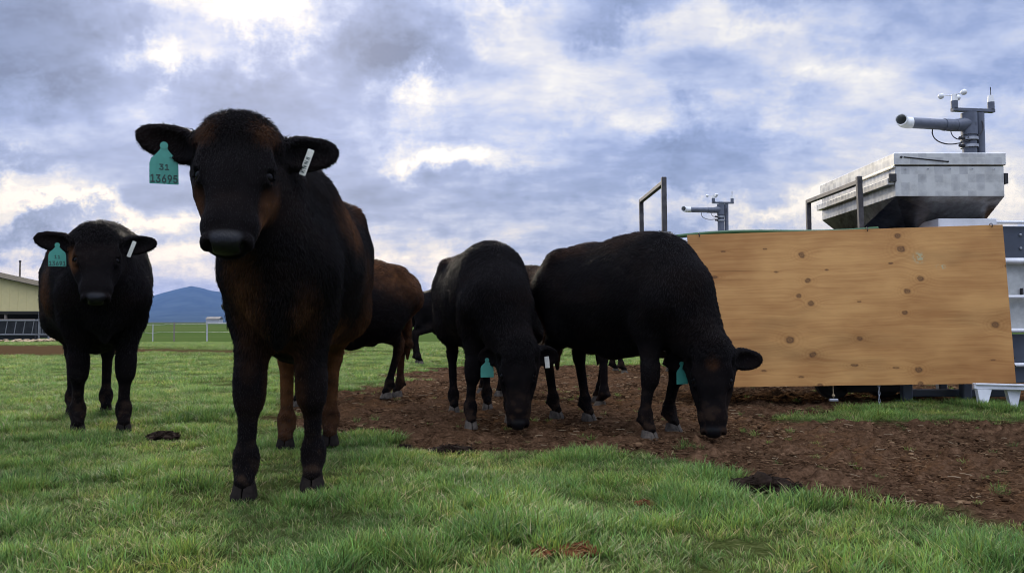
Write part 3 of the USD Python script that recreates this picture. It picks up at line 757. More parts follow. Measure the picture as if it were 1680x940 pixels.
DUNG = [(*ground(px, py)[:2], r) for px, py, r in ((1255, 806, .13), (740, 738, .10), (268, 718, .10), (946, 908, .055), (886, 914, .03), (664, 730, .03), (1058, 828, .03))]
def build_grass():
    rng = np.random.default_rng(11)
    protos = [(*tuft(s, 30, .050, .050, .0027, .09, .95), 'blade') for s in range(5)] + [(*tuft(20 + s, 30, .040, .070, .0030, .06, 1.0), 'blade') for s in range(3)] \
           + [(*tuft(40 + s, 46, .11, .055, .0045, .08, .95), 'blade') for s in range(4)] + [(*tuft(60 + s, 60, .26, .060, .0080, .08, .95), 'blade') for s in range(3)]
    P, I, S = [], [], []
    for n, y0, y1, lo, hi in ((9800, 1.55, 4.2, 0, 8), (19000, 4.0, 8.0, 0, 8), (13000, 7.6, 15, 8, 12), (17000, 14, 40, 12, 15)):
        x, y = band(rng, n, y0, y1)
        a = dirt_amount(x, y); b = bare_spots(x, y)
        keep = rng.random(n) > np.clip(a * 1.6, 0, .985)
        keep &= rng.random(n) > b * .55
        for cx, cy, rr in DUNG:
            keep &= (x - cx) ** 2 + ((y - cy + .03) * .8) ** 2 > (rr * .9) ** 2
        clump = meshkit.fbm(np.stack([x, y, 0 * x], -1) * 3.1, 3, 33)
        x, y, a, clump = x[keep], y[keep], a[keep], clump[keep]
        k = rng.integers(lo, hi, len(x))
        if lo == 0:
            k = np.where(clump > .55, rng.integers(5, 8, len(x)), rng.integers(0, 5, len(x)))
        P.append(np.stack([x, y, terrain(x, y) - .004], 1)); I.append(k); S.append(rng.uniform(.7, 1.2, len(x)) * (.55 + .55 * np.clip(clump * 1.8 - .4, 0, 1)) * (1 - .35 * a))
    P, I, S = np.vstack(P), np.concatenate(I), np.concatenate(S)
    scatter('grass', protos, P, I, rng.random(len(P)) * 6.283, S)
build_grass()

def lump_mesh(seed, flat=.55, sub=1, rough=.5):
    m = trimesh.creation.icosphere(sub, 1.0); v = np.array(m.vertices)
    v = v * (1 + rough * (meshkit.fbm(v * 1.7 + seed * 7, 3, seed)[:, None] - .5) * 2); v[:, 2] *= flat
    return v, np.array(m.faces), None
def build_soil():
    rng = np.random.default_rng(12)
    x, y = band(rng, 130000, 2.6, 13)
    a = dirt_amount(x, y); keep = rng.random(len(x)) < np.clip(a * 1.3 - .3, 0, 1); x, y = x[keep], y[keep]
    s = .0035 + .008 * rng.random(len(x)) ** 2 + .012 * rng.random(len(x)) ** 9; s *= np.clip(y / 5, .8, 1.5)
    scatter('soil_crumbs', [(*lump_mesh(k), 'crumb') for k in range(6)], np.stack([x, y, terrain(x, y) + s * .1 - .008], 1), rng.integers(0, 6, len(x)), rng.random(len(x)) * 6.28, s)
    st = []
    for k in range(4):
        r = np.random.default_rng(k); p = np.array([[-.5, 0, 0], [-.1, .03 * r.normal(), .03], [.25, .05 * r.normal(), .02], [.5, .1 * r.normal(), .0]])
        m = tube(p, .028, 4); st.append((np.array(m.vertices), np.array(m.faces), None, 'straw'))
    x, y = band(rng, 900, 2.6, 10); a = dirt_amount(x, y); keep = rng.random(len(x)) < np.clip(a * 1.2, .05, 1); x, y = x[keep], y[keep]
    fb = [(v, f, c, 'crumb') for v, f, c, _ in st]
    xf, yf = band(rng, 80000, 2.6, 12); a = dirt_amount(xf, yf); keep = rng.random(len(xf)) < np.clip(a * 1.3 - .2, 0, 1); xf, yf = xf[keep], yf[keep]
    scatter('soil_fibres', fb, np.stack([xf, yf, terrain(xf, yf) + .006 * rng.random(len(xf))], 1), rng.integers(0, 4, len(xf)), rng.random(len(xf)) * 6.28, rng.uniform(.02, .055, len(xf)), tilt=rng.normal(0, .25, len(xf)))
    scatter('straw_litter', st, np.stack([x, y, terrain(x, y) + .012], 1), rng.integers(0, 4, len(x)), rng.random(len(x)) * 6.28, rng.uniform(.015, .06, len(x)))
build_soil()

def dung_pile(px, py, w, d, hgt, mat, label, seed, n=26):
    """a heap of clods lying in the grass"""
    rng = np.random.default_rng(seed); c = ground(px, py); ms = []
    for k in range(n):
        r = math.sqrt(rng.random()); t = rng.random() * 6.283; q = rng.uniform(.35, .8) * hgt
        v, f, _ = lump_mesh(seed * 50 + k, .75, 2, .6)
        m = trimesh.Trimesh(v * q * (1.5, 1.1, 1.0), f, process=False); m.apply_transform(trimesh.transformations.rotation_matrix(rng.random() * 6, [0, 0, 1]))
        m.apply_translation([r * math.cos(t) * w / 2, r * math.sin(t) * d / 2, hgt * (.25 + .55 * (1 - r)) * rng.uniform(.6, 1.1)]); ms.append(m)
    for k in range(int(w * 900)):
        r = math.sqrt(rng.random()); t = rng.random() * 6.283; a = rng.random() * 6.283; L = rng.uniform(.03, .07) * (w / .2) ** .5
        p0 = np.array([r * math.cos(t) * w / 2, r * math.sin(t) * d / 2, hgt * (.55 + .6 * (1 - r)) * rng.uniform(.5, 1.2)])
        dd = np.array([math.cos(a), math.sin(a), rng.normal(0, .25)]); q = np.array([-dd[1], dd[0], .4]) * rng.normal(0, .35)
        ms.append(tube([p0 - dd * L / 2, p0 + q * L * .4, p0 + dd * L / 2], [.0018, .0026, .0012], 4))
    m = cat(*ms); m.apply_translation([c[0], c[1], float(terrain(c[:1], c[1:2])[0])])
    say(obj('dung_pile', m, mat, smooth=45), label, 'manure')
dung_pile(1255, 806, .24, .16, .050, 'dung', 'dark matted manure clump in grass at the soil edge, right of the grazing cows', 1)
dung_pile(740, 738, .20, .10, .030, 'dung', 'dark flat manure at the edge of the grass below the left grazing cow', 2)
dung_pile(268, 718, .17, .12, .035, 'dung', 'small dark manure heap in the grass right of the left cow', 3)
dung_pile(946, 908, .10, .08, .022, 'dung_dry', 'larger reddish brown dry dung in the foreground grass', 4, 30)
dung_pile(886, 914, .045, .05, .018, 'dung_dry', 'smaller reddish brown dry dung in the foreground grass', 5, 14)
dung_pile(664, 730, .05, .04, .022, 'dung', 'tiny dark dung pat at the soil edge right of the front cow', 6, 9)
dung_pile(1058, 828, .05, .04, .018, 'dung_dry', 'faded brown dung scrap in the grass left of the big dark manure clump', 7, 9)

# ------------------------------------------------------------------ plywood board
def build_board():
    TL, TR, BR = at(1127, 386, 6.45), at(1643, 369, 6.2), at(1665, 628, 6.2)
    ex = TR - TL; Wd = np.linalg.norm(ex); ex = ex / Wd; ez = TR - BR; ez -= (ez @ ex) * ex * 0
    Hd = np.linalg.norm(ez); ez = ez / Hd; ny = np.cross(ex, ez); ny /= np.linalg.norm(ny)          # points away from the camera
    nx_, nz_ = 470, 236
    gx, gz = np.meshgrid(np.linspace(0, Wd, nx_), np.linspace(0, Hd, nz_), indexing='ij')
    def tex(x, z):
        q = np.stack([x * 1.2, z * 9.0, 0 * x], -1)
        knots = [((px - 1127) / 516 * Wd, (628 - py) / 258 * Hd, r) for px, py, r in (
            (1316, 410, .024), (1475, 383, .022), (1478, 405, .030), (1323, 453, .020), (1306, 478, .018), (1325, 491, .022), (1505, 454, .024), (1483, 475, .022), (1476, 510, .018), (1286, 551, .030), (1400, 551, .019), (1322, 576, .024),
            (1618, 533, .026), (1491, 604, .024), (1644, 438, .014), (1272, 437, .008), (1355, 436, .007), (1240, 602, .010), (1300, 613, .010), (1460, 428, .008), (1330, 628, .02), (1492, 627, .02), (1388, 595, .012), (1610, 590, .009), (1186, 400, .008), (1256, 398, .007), (1168, 443, .012), (1455, 600, .010), (1404, 490, .007))]
        warp = np.zeros_like(x); dark = np.zeros_like(x); ring = np.zeros_like(x)
        for kx, kz, r in knots:
            r = r * .95
            dx, dz = (x - kx) / (1.25 if r > .0125 else 2.6), z - kz
            d = np.sqrt(dx * dx + dz * dz)
            warp += np.sign(dz) * r * 1.6 * np.exp(-np.abs(dz) / (r * 3.5)) * np.exp(-(dx / (r * 3)) ** 2)
            n = meshkit.noise(np.stack([x * 60, z * 60, 0 * x + kx * 9], -1), 3)
            dark = np.maximum(dark, np.clip(2.6 * (1.15 - d / (r * (.7 + .5 * n))), 0, 1) * (.55 + .45 * np.clip(np.abs(d / r - .35) * 3, 0, 1)))
            ring = np.maximum(ring, np.exp(-(d / (r * 2.9)) ** 2) * (.45 + .35 * np.sin(d / r * 7)))
        zz = z + warp * 1.2 + .02 * (meshkit.fbm(np.stack([x * 2.5, z * 5, 0 * x], -1), 3, 4) - .5) * 2
        g1 = meshkit.fbm(np.stack([x * .9, zz * 26, 0 * x], -1), 4, 1); g2 = meshkit.fbm(np.stack([x * 3, zz * 110, 0 * x], -1), 2, 2); g3 = meshkit.fbm(np.stack([x * 3.2, z * 6.5, 0 * x + 5], -1), 4, 3)
        cath = .5 + .5 * np.sin(zz * 60 + 9 * meshkit.fbm(np.stack([x * .7, z * 3, 0 * x], -1), 3, 6))
        t = np.clip(.5 + (g1 - .5) * .45 + (g2 - .5) * .7 + (cath - .5) * .06 + (g3 - .5) * 1.5, 0, 1)[:, None]
        c = np.array([.36, .168, .050]) * (1 - t) + np.array([.53, .285, .094]) * t
        c = c * (1 - .35 * ring[:, None] * np.array([.6, .8, 1]))
        stain = np.clip((meshkit.fbm(np.stack([x * 1.6, z * 4, 0 * x + 11], -1), 4, 13) - .60) * 3.5, 0, 1)[:, None]
        low = np.clip((x / Wd - .45) * 1.6, 0, 1) * np.clip((.75 - z / Hd) * 1.6, 0, 1) * np.clip(.5 + (meshkit.fbm(np.stack([x * 2, z * 4, 0 * x + 31], -1), 3, 17) - .4) * 2.5, 0, 1)
        c = c * (1 - .30 * stain) * (1 - .42 * low[:, None] * np.array([.8, 1.0, 1.15]))
        c = c * (1 - .9 * dark[:, None]) + np.array([.085, .038, .015]) * .9 * dark[:, None]
        crack = np.exp(-(((z - Hd * .76 + .01 * np.sin(x * 3)) / .003) ** 2)) * np.clip((.62 - x) * 4, 0, 1)
        crack = np.maximum(crack, .6 * np.exp(-(((z - Hd * .70 + .008 * np.sin(x * 4)) / .003) ** 2)) * np.clip((.5 - x) * 4, 0, 1))
        px_, py_ = 1127 + x / Wd * 516, 628 - z / Hd * 258
        gr = np.maximum(np.exp(-(((px_ - 1506) / 9) ** 2 + ((py_ - 420) / 9) ** 2) ** 2), np.exp(-(((px_ - 1540) / 7) ** 2 + ((py_ - 436) / 4) ** 2) ** 2)) * (meshkit.noise(np.stack([x * 90, z * 90, 0 * x], -1), 6) > .45)
        c = c * (1 - .75 * gr[:, None]) + np.array([.36, .37, .22]) * .75 * gr[:, None]
        return c * (1 - .5 * crack[:, None])
    col = tex(gx.ravel(), gz.ravel())
    base = TL - ez * Hd
    bow = .010 * np.sin(gx / Wd * math.pi) * np.sin(gz / Hd * math.pi + .6)
    V = base + gx[..., None] * ex + gz[..., None] * ez + bow[..., None] * ny
    i = np.arange(nx_ * nz_).reshape(nx_, nz_)
    F = np.stack([i[:-1, :-1], i[1:, :-1], i[1:, 1:], i[:-1, 1:]], -1).reshape(-1, 4)
    th = .018; Vb = V + ny * th
    rim = np.r_[i[:, 0], i[-1, 1:], i[-2::-1, -1], i[0, -2:0:-1]]
    m = len(i.ravel()); nxt = np.roll(rim, -1)
    F = np.vstack([F, F[:, ::-1] + m])
    Vr = np.vstack([V.reshape(-1, 3)[rim], Vb.reshape(-1, 3)[rim]]); k = len(rim); a = np.arange(k); b = np.roll(a, -1)
    Fr = np.stack([a, a + k, b + k, b], 1) + 2 * m
    V2 = np.vstack([V.reshape(-1, 3), Vb.reshape(-1, 3), Vr]); C2 = np.vstack([col, col, np.tile([.20, .125, .06], (2 * k, 1))])
    t = thing('plywood_board', 'large knotty plywood sheet wired up on the side of the trailer', 'board')
    obj('sheet', (V2, np.vstack([F, Fr])), 'plywood', t, smooth=True, colors=C2)
    def on(px, py, out=.006):
        x, z = (px - 1127) / 516 * Wd, (628 - py - (px - 1127) * -.033 * 0) / 258 * Hd
        return base + x * ex + z * ez - ny * out
    for px, top in ((1147, 1), (1426, 1), (1625, 1)):
        x = (px - 1127) / 516 * Wd; p = base + x * ex + Hd * ez
        pts = spline([p - ez * .045 - ny * .004, p - ez * .02 - ny * .009 + ex * .004, p + ez * .006 - ny * .002 - ex * .002, p + ez * .012 + ny * .02, p - ez * .02 + ny * .026], 16)
        obj('wire_tie', cat(tube(pts, .0032, 6), tube(spline([p - ez * .02 - ny * .009, p - ez * .045 - ny * .014 - ex * .008, p - ez * .065 - ny * .012 - ex * .002], 8), .0028, 6)), 'dark_metal', t, smooth=True)
    for px, py in ((1640, 490), (1645, 594), (1435, 626)):
        p = on(px, py); d = ez if px > 1500 else ex
        obj('wire_tie', tube(spline([p + d * .03 + ny * .02, p + d * .028 - ny * .002, p - ny * .006, p - d * .028 - ny * .002 + ex * .006, p - d * .032 + ny * .02], 16), .004, 6), 'dark_metal', t, smooth=True)
    return base, ex, ez, ny, Wd, Hd
look('plywood', {'at': ('attribute', {'attribute': 'coat'}), 'co': ('geometry', {}), 'mp': ('mapping', {'scale': (8.0, 8.0, 160.0)}), 'n': ('noise_texture', {'scale': 1.0, 'detail': 4.0}), 'b': ('bump', {'strength': .35, 'distance': .002}), 'p': ('principled_bsdf', {'roughness': .62, 'specular_ior_level': .3})},
     [('at.color', 'p.base_color'), ('co.position', 'mp.vector'), ('mp.vector', 'n.vector'), ('n.fac', 'b.height'), ('b.normal', 'p.normal')])
plain('dark_metal', (.030, .030, .033), .5, .4, var=.5, scale=30)
plain('rusty_tube', (.060, .056, .056), .5, .5, var=.6, scale=14, bump=.001, bscale=60)
plain('galvanised', (.34, .35, .37), .42, .75, var=.25, scale=18)
plain('white_paint', (.68, .69, .70), .4, var=.10, scale=9)
plain('slate_panel', (.045, .055, .075), .5, var=.25, scale=5)
plain('grey_plastic', (.075, .085, .110), .35, var=.2, scale=12)
plain('white_plastic', (.62, .63, .62), .4, var=.1, scale=12)
plain('rubber', (.014, .014, .015), .75, var=.3, scale=20, bump=.003, bscale=50)
plain('green_paint', (.022, .075, .020), .45, var=.25, scale=9)
plain('weathered_sheet', (.42, .43, .41), .55, .3, var=.35, scale=6)
# brushed stainless with swirl-polished squares
look('stainless', {'co': ('texture_coordinate', {}), 'v': ('voronoi_texture', {'scale': 15.0, 'randomness': .06}), 'n': ('noise_texture', {'scale': 7.0, 'detail': 6.0, 'roughness': .7}), 'rr': ('map_range', {'to_min': .28, 'to_max': .50}),
                   'r': ('rgb_ramp', {'ramp': [(0.0, (.30, .30, .28)), (.5, (.45, .445, .42)), (1.0, (.60, .59, .54))]}), 'mm': ('math', {'math_type': 'multiply_add', 'value2': .55}), 'ma': ('math', {'math_type': 'add'}), 'bw': ('rgb_to_bw', {}), 'm3': ('math', {'math_type': 'multiply_add', 'value2': .8, 'value3': -.36}), 'st': ('rgb_ramp', {'ramp': [(.35, (.45, .42, .36)), (.55, (1, 1, 1))]}), 'mx': ('mix', {'mix_type': 'multiply', 'fac': .25}),
                   'p': ('principled_bsdf', {'metallic': .85, 'anisotropic': .3})},
     [('co.object', 'v.vector'), ('co.object', 'n.vector'), ('v.distance', 'mm.value1'), ('n.fac', 'mm.value3'), ('v.color', 'bw.color'), ('bw.val', 'm3.value1'), ('mm.value', 'ma.value1'), ('m3.value', 'ma.value2'), ('ma.value', 'r.fac'), ('n.fac', 'st.fac'), ('r.color', 'mx.color1'), ('st.color', 'mx.color2'), ('mx.color', 'p.base_color'), ('v.distance', 'rr.value'), ('rr.result', 'p.roughness')])
look('dull_steel', {'co': ('texture_coordinate', {}), 'n': ('noise_texture', {'scale': 5.0, 'detail': 7.0, 'roughness': .7}), 'r': ('rgb_ramp', {'ramp': [(.35, (.16, .14, .12)), (.65, (.34, .33, .31))]}),
     'rr': ('map_range', {'to_min': .16, 'to_max': .42}), 'p': ('principled_bsdf', {'metallic': 1.0})}, [('co.object', 'n.vector'), ('n.fac', 'r.fac'), ('r.color', 'p.base_color'), ('n.fac', 'rr.value'), ('rr.result', 'p.roughness')])
BOARD = build_board()

def chain_links(top, n, size, mat, parent):
    for k in range(n):
        a = np.linspace(0, 2 * math.pi, 21)[:-1]; L, w = size, size * .42
        p = np.stack([np.cos(a) * w * .5 * 1.0, 0 * a, np.sin(a) * L * .5], 1); p[:, 2] = np.sign(p[:, 2]) * np.maximum(np.abs(p[:, 2]), 0) 
        p = np.vstack([p, p[:2]])
        m = tube(p, size * .085, 6); m.apply_transform(trimesh.transformations.rotation_matrix((k % 2) * 1.25 + .2, [0, 0, 1])); m.apply_translation(np.asarray(top) - [0, 0, (k + .5) * size * .80])
        obj('link', m, mat, parent, smooth=True)

def ring_solid(r0, r1, a, b, n=24):
    """a hollow tube from a to b"""
    L = np.linalg.norm(np.asarray(b) - a)
    m = trimesh.creation.revolve(np.array([[r0, -L / 2], [r1, -L / 2], [r1, L / 2], [r0, L / 2], [r0, -L / 2]]), sections=n)
    T, _ = frame_to(np.asarray(a, float), np.asarray(b, float)); m.apply_transform(T)
    return m

def sensor_mast(parent, base, hgt, k=1.0, turn=0.0, cup_turn=0.0):
    """a post with a sideways intake pipe and two weather sensors on a bar"""
    B = np.asarray(base, float); up = np.array([0, 0, 1.0]); l = rot_z_(turn) @ np.array([-1, 0, 0.0]); f = rot_z_(turn) @ np.array([0, -1.0, 0])
    top = B + up * hgt
    mast = obj('sensor_mast', cat(rod(B, top - up * .10 * k, .058 * k, 24)), 'grey_plastic', parent, smooth=35)
    obj('side_tube', rod(B - l * .105 * k + up * .01, top - l * .105 * k - up * .0 * k, .036 * k, 16), 'grey_plastic', mast, smooth=35)
    obj('elbow', cat(rod(top - up * .20 * k, top - up * .005, .066 * k, 24), rod(top - up * .10 * k - l * .02 * k, top - up * .115 * k + l * .13 * k, .068 * k, 20, .054 * k)), 'grey_plastic', mast, smooth=35)
    a = top - up * .117 * k + l * .12 * k; b = a + l * .46 * k + f * .05 * k - up * .002
    obj('intake_pipe', ring_solid(.036 * k, .047 * k, a, b), 'grey_plastic', mast, smooth=35)
    d = (b - a) / np.linalg.norm(b - a)
    obj('pipe_collar', ring_solid(.045 * k, .053 * k, a + d * .02, a + d * .13 * k), 'grey_plastic', mast, smooth=35)
    c1 = b + (l * .92 + f * .40) * .17 * k
    pts = spline([b - d * .005, b + d * .06 * k, b + d * .10 * k + f * .025 * k, c1 + f * .03 * k], 10)
    obj('pipe_mouth', open_tube(pts, .049 * k, .042 * k, 22), 'white_plastic', mast, smooth=35)
    obj('crossbar', bbox_dir(top + up * .022 * k - l * .04 * k, l, .40 * k, .045 * k, .030 * k), 'grey_plastic', mast)
    for s_, nm in ((.135, 'wind_sensor'), (-.215, 'vane_sensor')):
        p = top + up * .035 * k + l * s_ * k
        w = obj(nm, cat(rod(p, p + up * .065 * k, .029 * k, 16)), 'grey_plastic', mast, smooth=35)
        obj('sensor_cap', rod(p + up * .062 * k, p + up * .125 * k, .028 * k, 16, .022 * k), 'white_plastic', w, smooth=35)
        if nm == 'wind_sensor':
            ms = []
            for q in range(3):
                an = cup_turn + q * 2.094; dd = np.array([math.cos(an), math.sin(an), 0]); e = p + up * .115 * k + dd * .105 * k
                ms.append(rod(p + up * .118 * k, e, .004 * k, 6)); s = trimesh.creation.icosphere(2, .026 * k); s.apply_transform(np.diag([1, 1, 1, 1])); s.apply_translation(e); ms.append(s)
            obj('anemometer_cups', cat(*ms), 'white_plastic', w, smooth=40)
        else:
            obj('pin', rod(p + up * .12 * k, p + up * .20 * k, .004 * k, 6), 'dark_metal', w)
    for dz in (.235, .30):
        obj('hose_clamp', ring_solid(.058 * k, .072 * k, top - up * (dz + .012) * k, top - up * (dz - .012) * k), 'galvanised', mast, smooth=35)
        obj('clamp_knob', rod(top - up * dz * k + l * .07 * k + f * .02 * k, top - up * dz * k + l * .115 * k + f * .03 * k, .015 * k, 10), 'dark_metal', mast, smooth=35)
    obj('cable', cat(tube(spline([a + d * .25 * k - up * .05 * k, a + d * .24 * k - up * .11 * k, a + d * .14 * k - up * .165 * k, top - up * .265 * k + l * .06 * k + f * .05 * k, top - up * .20 * k - l * .06 * k + f * .06 * k, top - up * .08 * k - l * .09 * k + f * .045 * k], 30), .0055 * k, 6),
                     tube(spline([a + d * .06 * k - up * .05 * k, a + d * .035 * k - up * .10 * k, top - up * .24 * k + l * .09 * k, top - up * .23 * k + l * .05 * k + f * .06 * k], 18), .0045 * k, 6)), 'dark_metal', mast, smooth=True)
    return mast
def rot_z_(a): return np.array([[math.cos(a), -math.sin(a), 0], [math.sin(a), math.cos(a), 0], [0, 0, 1.0]])
def open_tube(pts, ro, ri, n):
    o, i_ = tube(pts, ro, n), tube(pts, ri, n); k = len(pts)
    caps = 2 * (n - 2)
    fo, fi = o.faces[:-caps], i_.faces[:-caps][:, ::-1] + len(o.vertices)
    f = []; N = len(o.vertices)
    for base, flip in ((0, 1), ((k - 1) * n, 0)):
        for j in range(n):
            a, b, c, d = base + j, base + (j + 1) % n, N + base + (j + 1) % n, N + base + j
            q = [[a, b, c], [a, c, d]] if not flip else [[a, c, b], [a, d, c]]
            f += q
    return trimesh.Trimesh(np.vstack([o.vertices, i_.vertices]), np.vstack([fo, fi, f]), process=False)
def bbox_dir(c, d, L, w, h):
    m = bevel_box((L, w, h), .003); a = math.atan2(d[1], d[0]); m.apply_transform(trimesh.transformations.rotation_matrix(a, [0, 0, 1])); m.apply_translation(c)
    return m

def prism(pts_bottom, pts_top):
    """a solid between two quads given in the same order"""
    return trimesh.convex.convex_hull(np.vstack([pts_bottom, pts_top]))

def build_trailer():
    t = thing('feeder_trailer', 'stainless steel hopper feeder trailer with a grey sensor mast on its lid', 'trailer')
    # hopper
    y0, y1 = 6.3, 7.82; x0, x1 = 3.05, 3.93
    zt, zl, zb = 2.005, 1.905, 1.655
    lid = obj('hopper_lid', bbox(((x0 + x1) / 2, (y0 + y1) / 2, (zt + zl) / 2), (x1 - x0 + .012, y1 - y0 + .012, zt - zl), .006), 'stainless', t)
    body = obj('hopper', bbox(((x0 + x1) / 2, (y0 + y1) / 2, (zl - .004 + zb) / 2), (x1 - x0 - .012, y1 - y0 - .012, zl - zb - .004), .005), 'stainless', t)
    # folded seam bands and the dark channel along the left side
    obj('side_channel', bbox((x0 - .020, (y0 + y1) / 2 + .01, zb + .125), (.052, y1 - y0 - .03, .055), .003), 'stainless', body)
    obj('channel_cap', bbox((x0 - .020, y0 - .004, zb + .150), (.058, .014, .065), .003), 'rubber', body)
    obj('channel_cap', bbox((x1 + .024, y0 + .05, zb + .150), (.03, .05, .085), .003), 'rubber', body)
    obj('side_flange', bbox((x0 - .004, (y0 + y1) / 2, zl - .012), (.02, y1 - y0, .014), .002), 'stainless', body)
    a, b = np.array([x0 + .07, y0 - .010, zt - .035]), np.array([x0 + .42, y0 - .010, zt - .072])
    obj('latch_rod', cat(rod(a, b, .005, 8), trimesh.creation.icosphere(1, .010).apply_translation(a + [-.02, 0, 0]), trimesh.creation.icosphere(1, .008).apply_translation(b)), 'dark_metal', lid, smooth=40)
    zc = 1.42
    top = np.array([[x0 + .008, y0 + .006, zb + .002], [x1 - .008, y0 + .006, zb + .002], [x1 - .008, y1 - .006, zb + .002], [x0 + .008, y1 - .006, zb + .002]])
    bot = np.array([[x0 + .34, y0 + .50, zc], [x1 - .03, y0 + .36, zc], [x1 - .10, y1 - .35, zc], [x0 + .12, y1 - .35, zc]])
    obj('hopper_cone', prism(bot, top), 'dull_steel', t)
    for k in range(5):
        x = x0 + (k + .5) * (x1 - x0) / 5
        obj('lid_rivet', trimesh.creation.icosphere(1, .006).apply_translation([x, y0 - .006, zl - .03]), 'galvanised', lid)
    sensor_mast(t, at(1591, 250, 6.95) * [1, 1, 0] + [0, 0, 2.0], .50, 1.0, 0.12, 2.9)
    # white cabinet below the hopper
    c0 = at(1590, 362, 6.36)
    obj('cabinet', bbox((c0[0], c0[1] + .2, c0[2] - .10), (.47, .36, .24), .006), 'white_paint', t)
    # chassis behind the board
    obj('bed', bbox((2.75, 7.05, .44), (2.9, 1.0, .07), .008), 'dark_metal', t)
    obj('chassis_rail', bbox((2.75, 6.62, .37), (2.9, .06, .10), .006), 'dark_metal', t)
    obj('chassis_rail', bbox((2.75, 7.48, .37), (2.9, .06, .10), .006), 'dark_metal', t)
    obj('rear_wall', bbox((2.75, 7.50, .95), (2.86, .03, .90), .004), 'slate_panel', t)
    obj('chute_wall', bbox((2.45, 6.70, .92), (2.1, .03, .86), .004), 'slate_panel', t)
    obj('feed_column', bbox((3.5, 7.1, .95), (.5, .6, .96), .01), 'slate_panel', t)
    for px in (1366, 1448):
        p = at(px, 650, 6.85 if px < 1400 else 7.0); w = wheel(.145 if px < 1400 else .15, .12); w[0].apply_translation([p[0], p[1], .15]); w[1].apply_translation([p[0], p[1], .15])
        wh = obj('wheel', w[0], 'rubber', t, smooth=35); obj('rim', w[1], 'dark_metal', wh, smooth=35)
    p = at(1432, 648, 6.75); obj('battery_box', bbox((p[0], p[1] + .1, .20), (.46, .3, .26), .01), 'rubber', t)
    for px, Y in ((1487, 6.5), (1584, 6.5), (1545, 7.3)):
        p = at(px, 650, Y); obj('jack_leg', cat(bar((p[0], p[1], .02), (p[0], p[1], .42), .075), bbox((p[0], p[1], .012), (.13, .13, .02), .003)), 'slate_panel', t)
    p0, p1 = at(1495, 655, 6.6), at(1590, 655, 6.6); obj('axle_beam', bar((p0[0], 6.62, .075), (p1[0] + .4, 6.62, .075), .06), 'slate_panel', t)
    # right-hand side: white pipes over grey sheets
    Y = 6.42; xr0, xr1 = at(1632, 500, Y)[0], at(1632, 500, Y)[0] + 1.15
    def band_z(py): return at(1660, py, Y)[2]
    xm = (xr0 + xr1) / 2; wd = xr1 - xr0
    for nm, a_, b_, mat in (('upper_panel', 371, 424, 'slate_panel'), ('middle_panel', 432, 545, 'weathered_sheet'), ('lower_panel', 548, 628, 'slate_panel')):
        z0, z1 = band_z(b_), band_z(a_); obj(nm, bbox((xm, Y + .03, (z0 + z1) / 2), (wd, .02, z1 - z0), .003), mat, t)
    for py, r in ((365, .014), (428, .024), (487, .015), (542, .018), (598, .017)):
        z = band_z(py); obj('side_pipe', rod((xr0 - .06 - (.35 if py < 380 else 0), Y - .012, z), (xr1, Y - .012, z), r, 14), 'white_paint', t, smooth=35)
    for k in range(2):
        obj('panel_bolt', trimesh.creation.icosphere(1, .012).apply_translation([at(1676, 388, Y)[0], Y + .016, band_z(385 + 22 * k)]), 'galvanised', t)
    obj('latch_pin', bbox((at(1677, 478, Y)[0], Y + .005, band_z(478)), (.012, .03, .05), .002), 'dark_metal', t)
    # guard hoops over the alley
    for (ax, ay, ab), (bx, by, bb), Ya, Yb in (((1052, 327, 384), (1089, 293, 384), 8.05, 6.75), ((1326, 328, 376), (1409, 292, 373), 7.7, 6.50)):
        A, A0, Bq, B0 = at(ax, ay, Ya), at(ax + (2 if ax < 1100 else 2), ab, Ya), at(bx, by, Yb), at(bx + (2 if bx < 1100 else 9), bb, Yb)
        A0[2] = Ab = .45; A0[:2] = A[:2] + (A0[:2] - A[:2]); B0[2] = .45
        g = obj('guard_rail', bar(Bq + [0, 0, .012], B0, .042), 'rusty_tube', t)
        obj('rear_post', bar(A, A0, .042), 'rusty_tube', g)
        obj('top_bar', bar(A - [0, 0, .018], Bq - [0, 0, .035], .040), 'rusty_tube', g)
    p = at(1095, 384, 6.72); obj('post_bracket', cat(*[ring_solid(.026, .034, p + [0, 0, -.03 + .02 * k], p + [0, 0, -.02 + .02 * k], 10) for k in range(3)]), 'galvanised', t, smooth=35)
    # green rounded rail along the top, white edge below it
    a, b, c = at(1101, 390, 6.62), at(1128, 386, 6.60), at(1440, 375, 6.36)
    obj('top_rail', tube(spline([a + [0, .06, -.004], a, b, (b + c) / 2 + [0, 0, .001], c], 30), .017, 12), 'green_paint', t, smooth=40)
    p = at(1118, 396, 6.66); obj('end_plate', bbox((p[0] + .18, p[1] + .03, p[2] - .20), (.46, .02, .45), .004), 'white_paint', t)
    return t
def wheel(r, w):
    tyre = trimesh.creation.revolve(np.array([[r * .55, -w / 2], [r * .88, -w / 2], [r, -w * .32], [r, w * .32], [r * .88, w / 2], [r * .55, w / 2], [r * .55, -w / 2]]), sections=36)
    rim = trimesh.creation.revolve(np.array([[0, -w * .15], [r * .18, -w * .3], [r * .54, -w * .2], [r * .56, w * .2], [0, w * .2]]), sections=24)
    for m in (tyre, rim):
        m.apply_transform(trimesh.transformations.rotation_matrix(math.pi / 2, [1, 0, 0]))
    return tyre, rim
TRAILER = build_trailer()

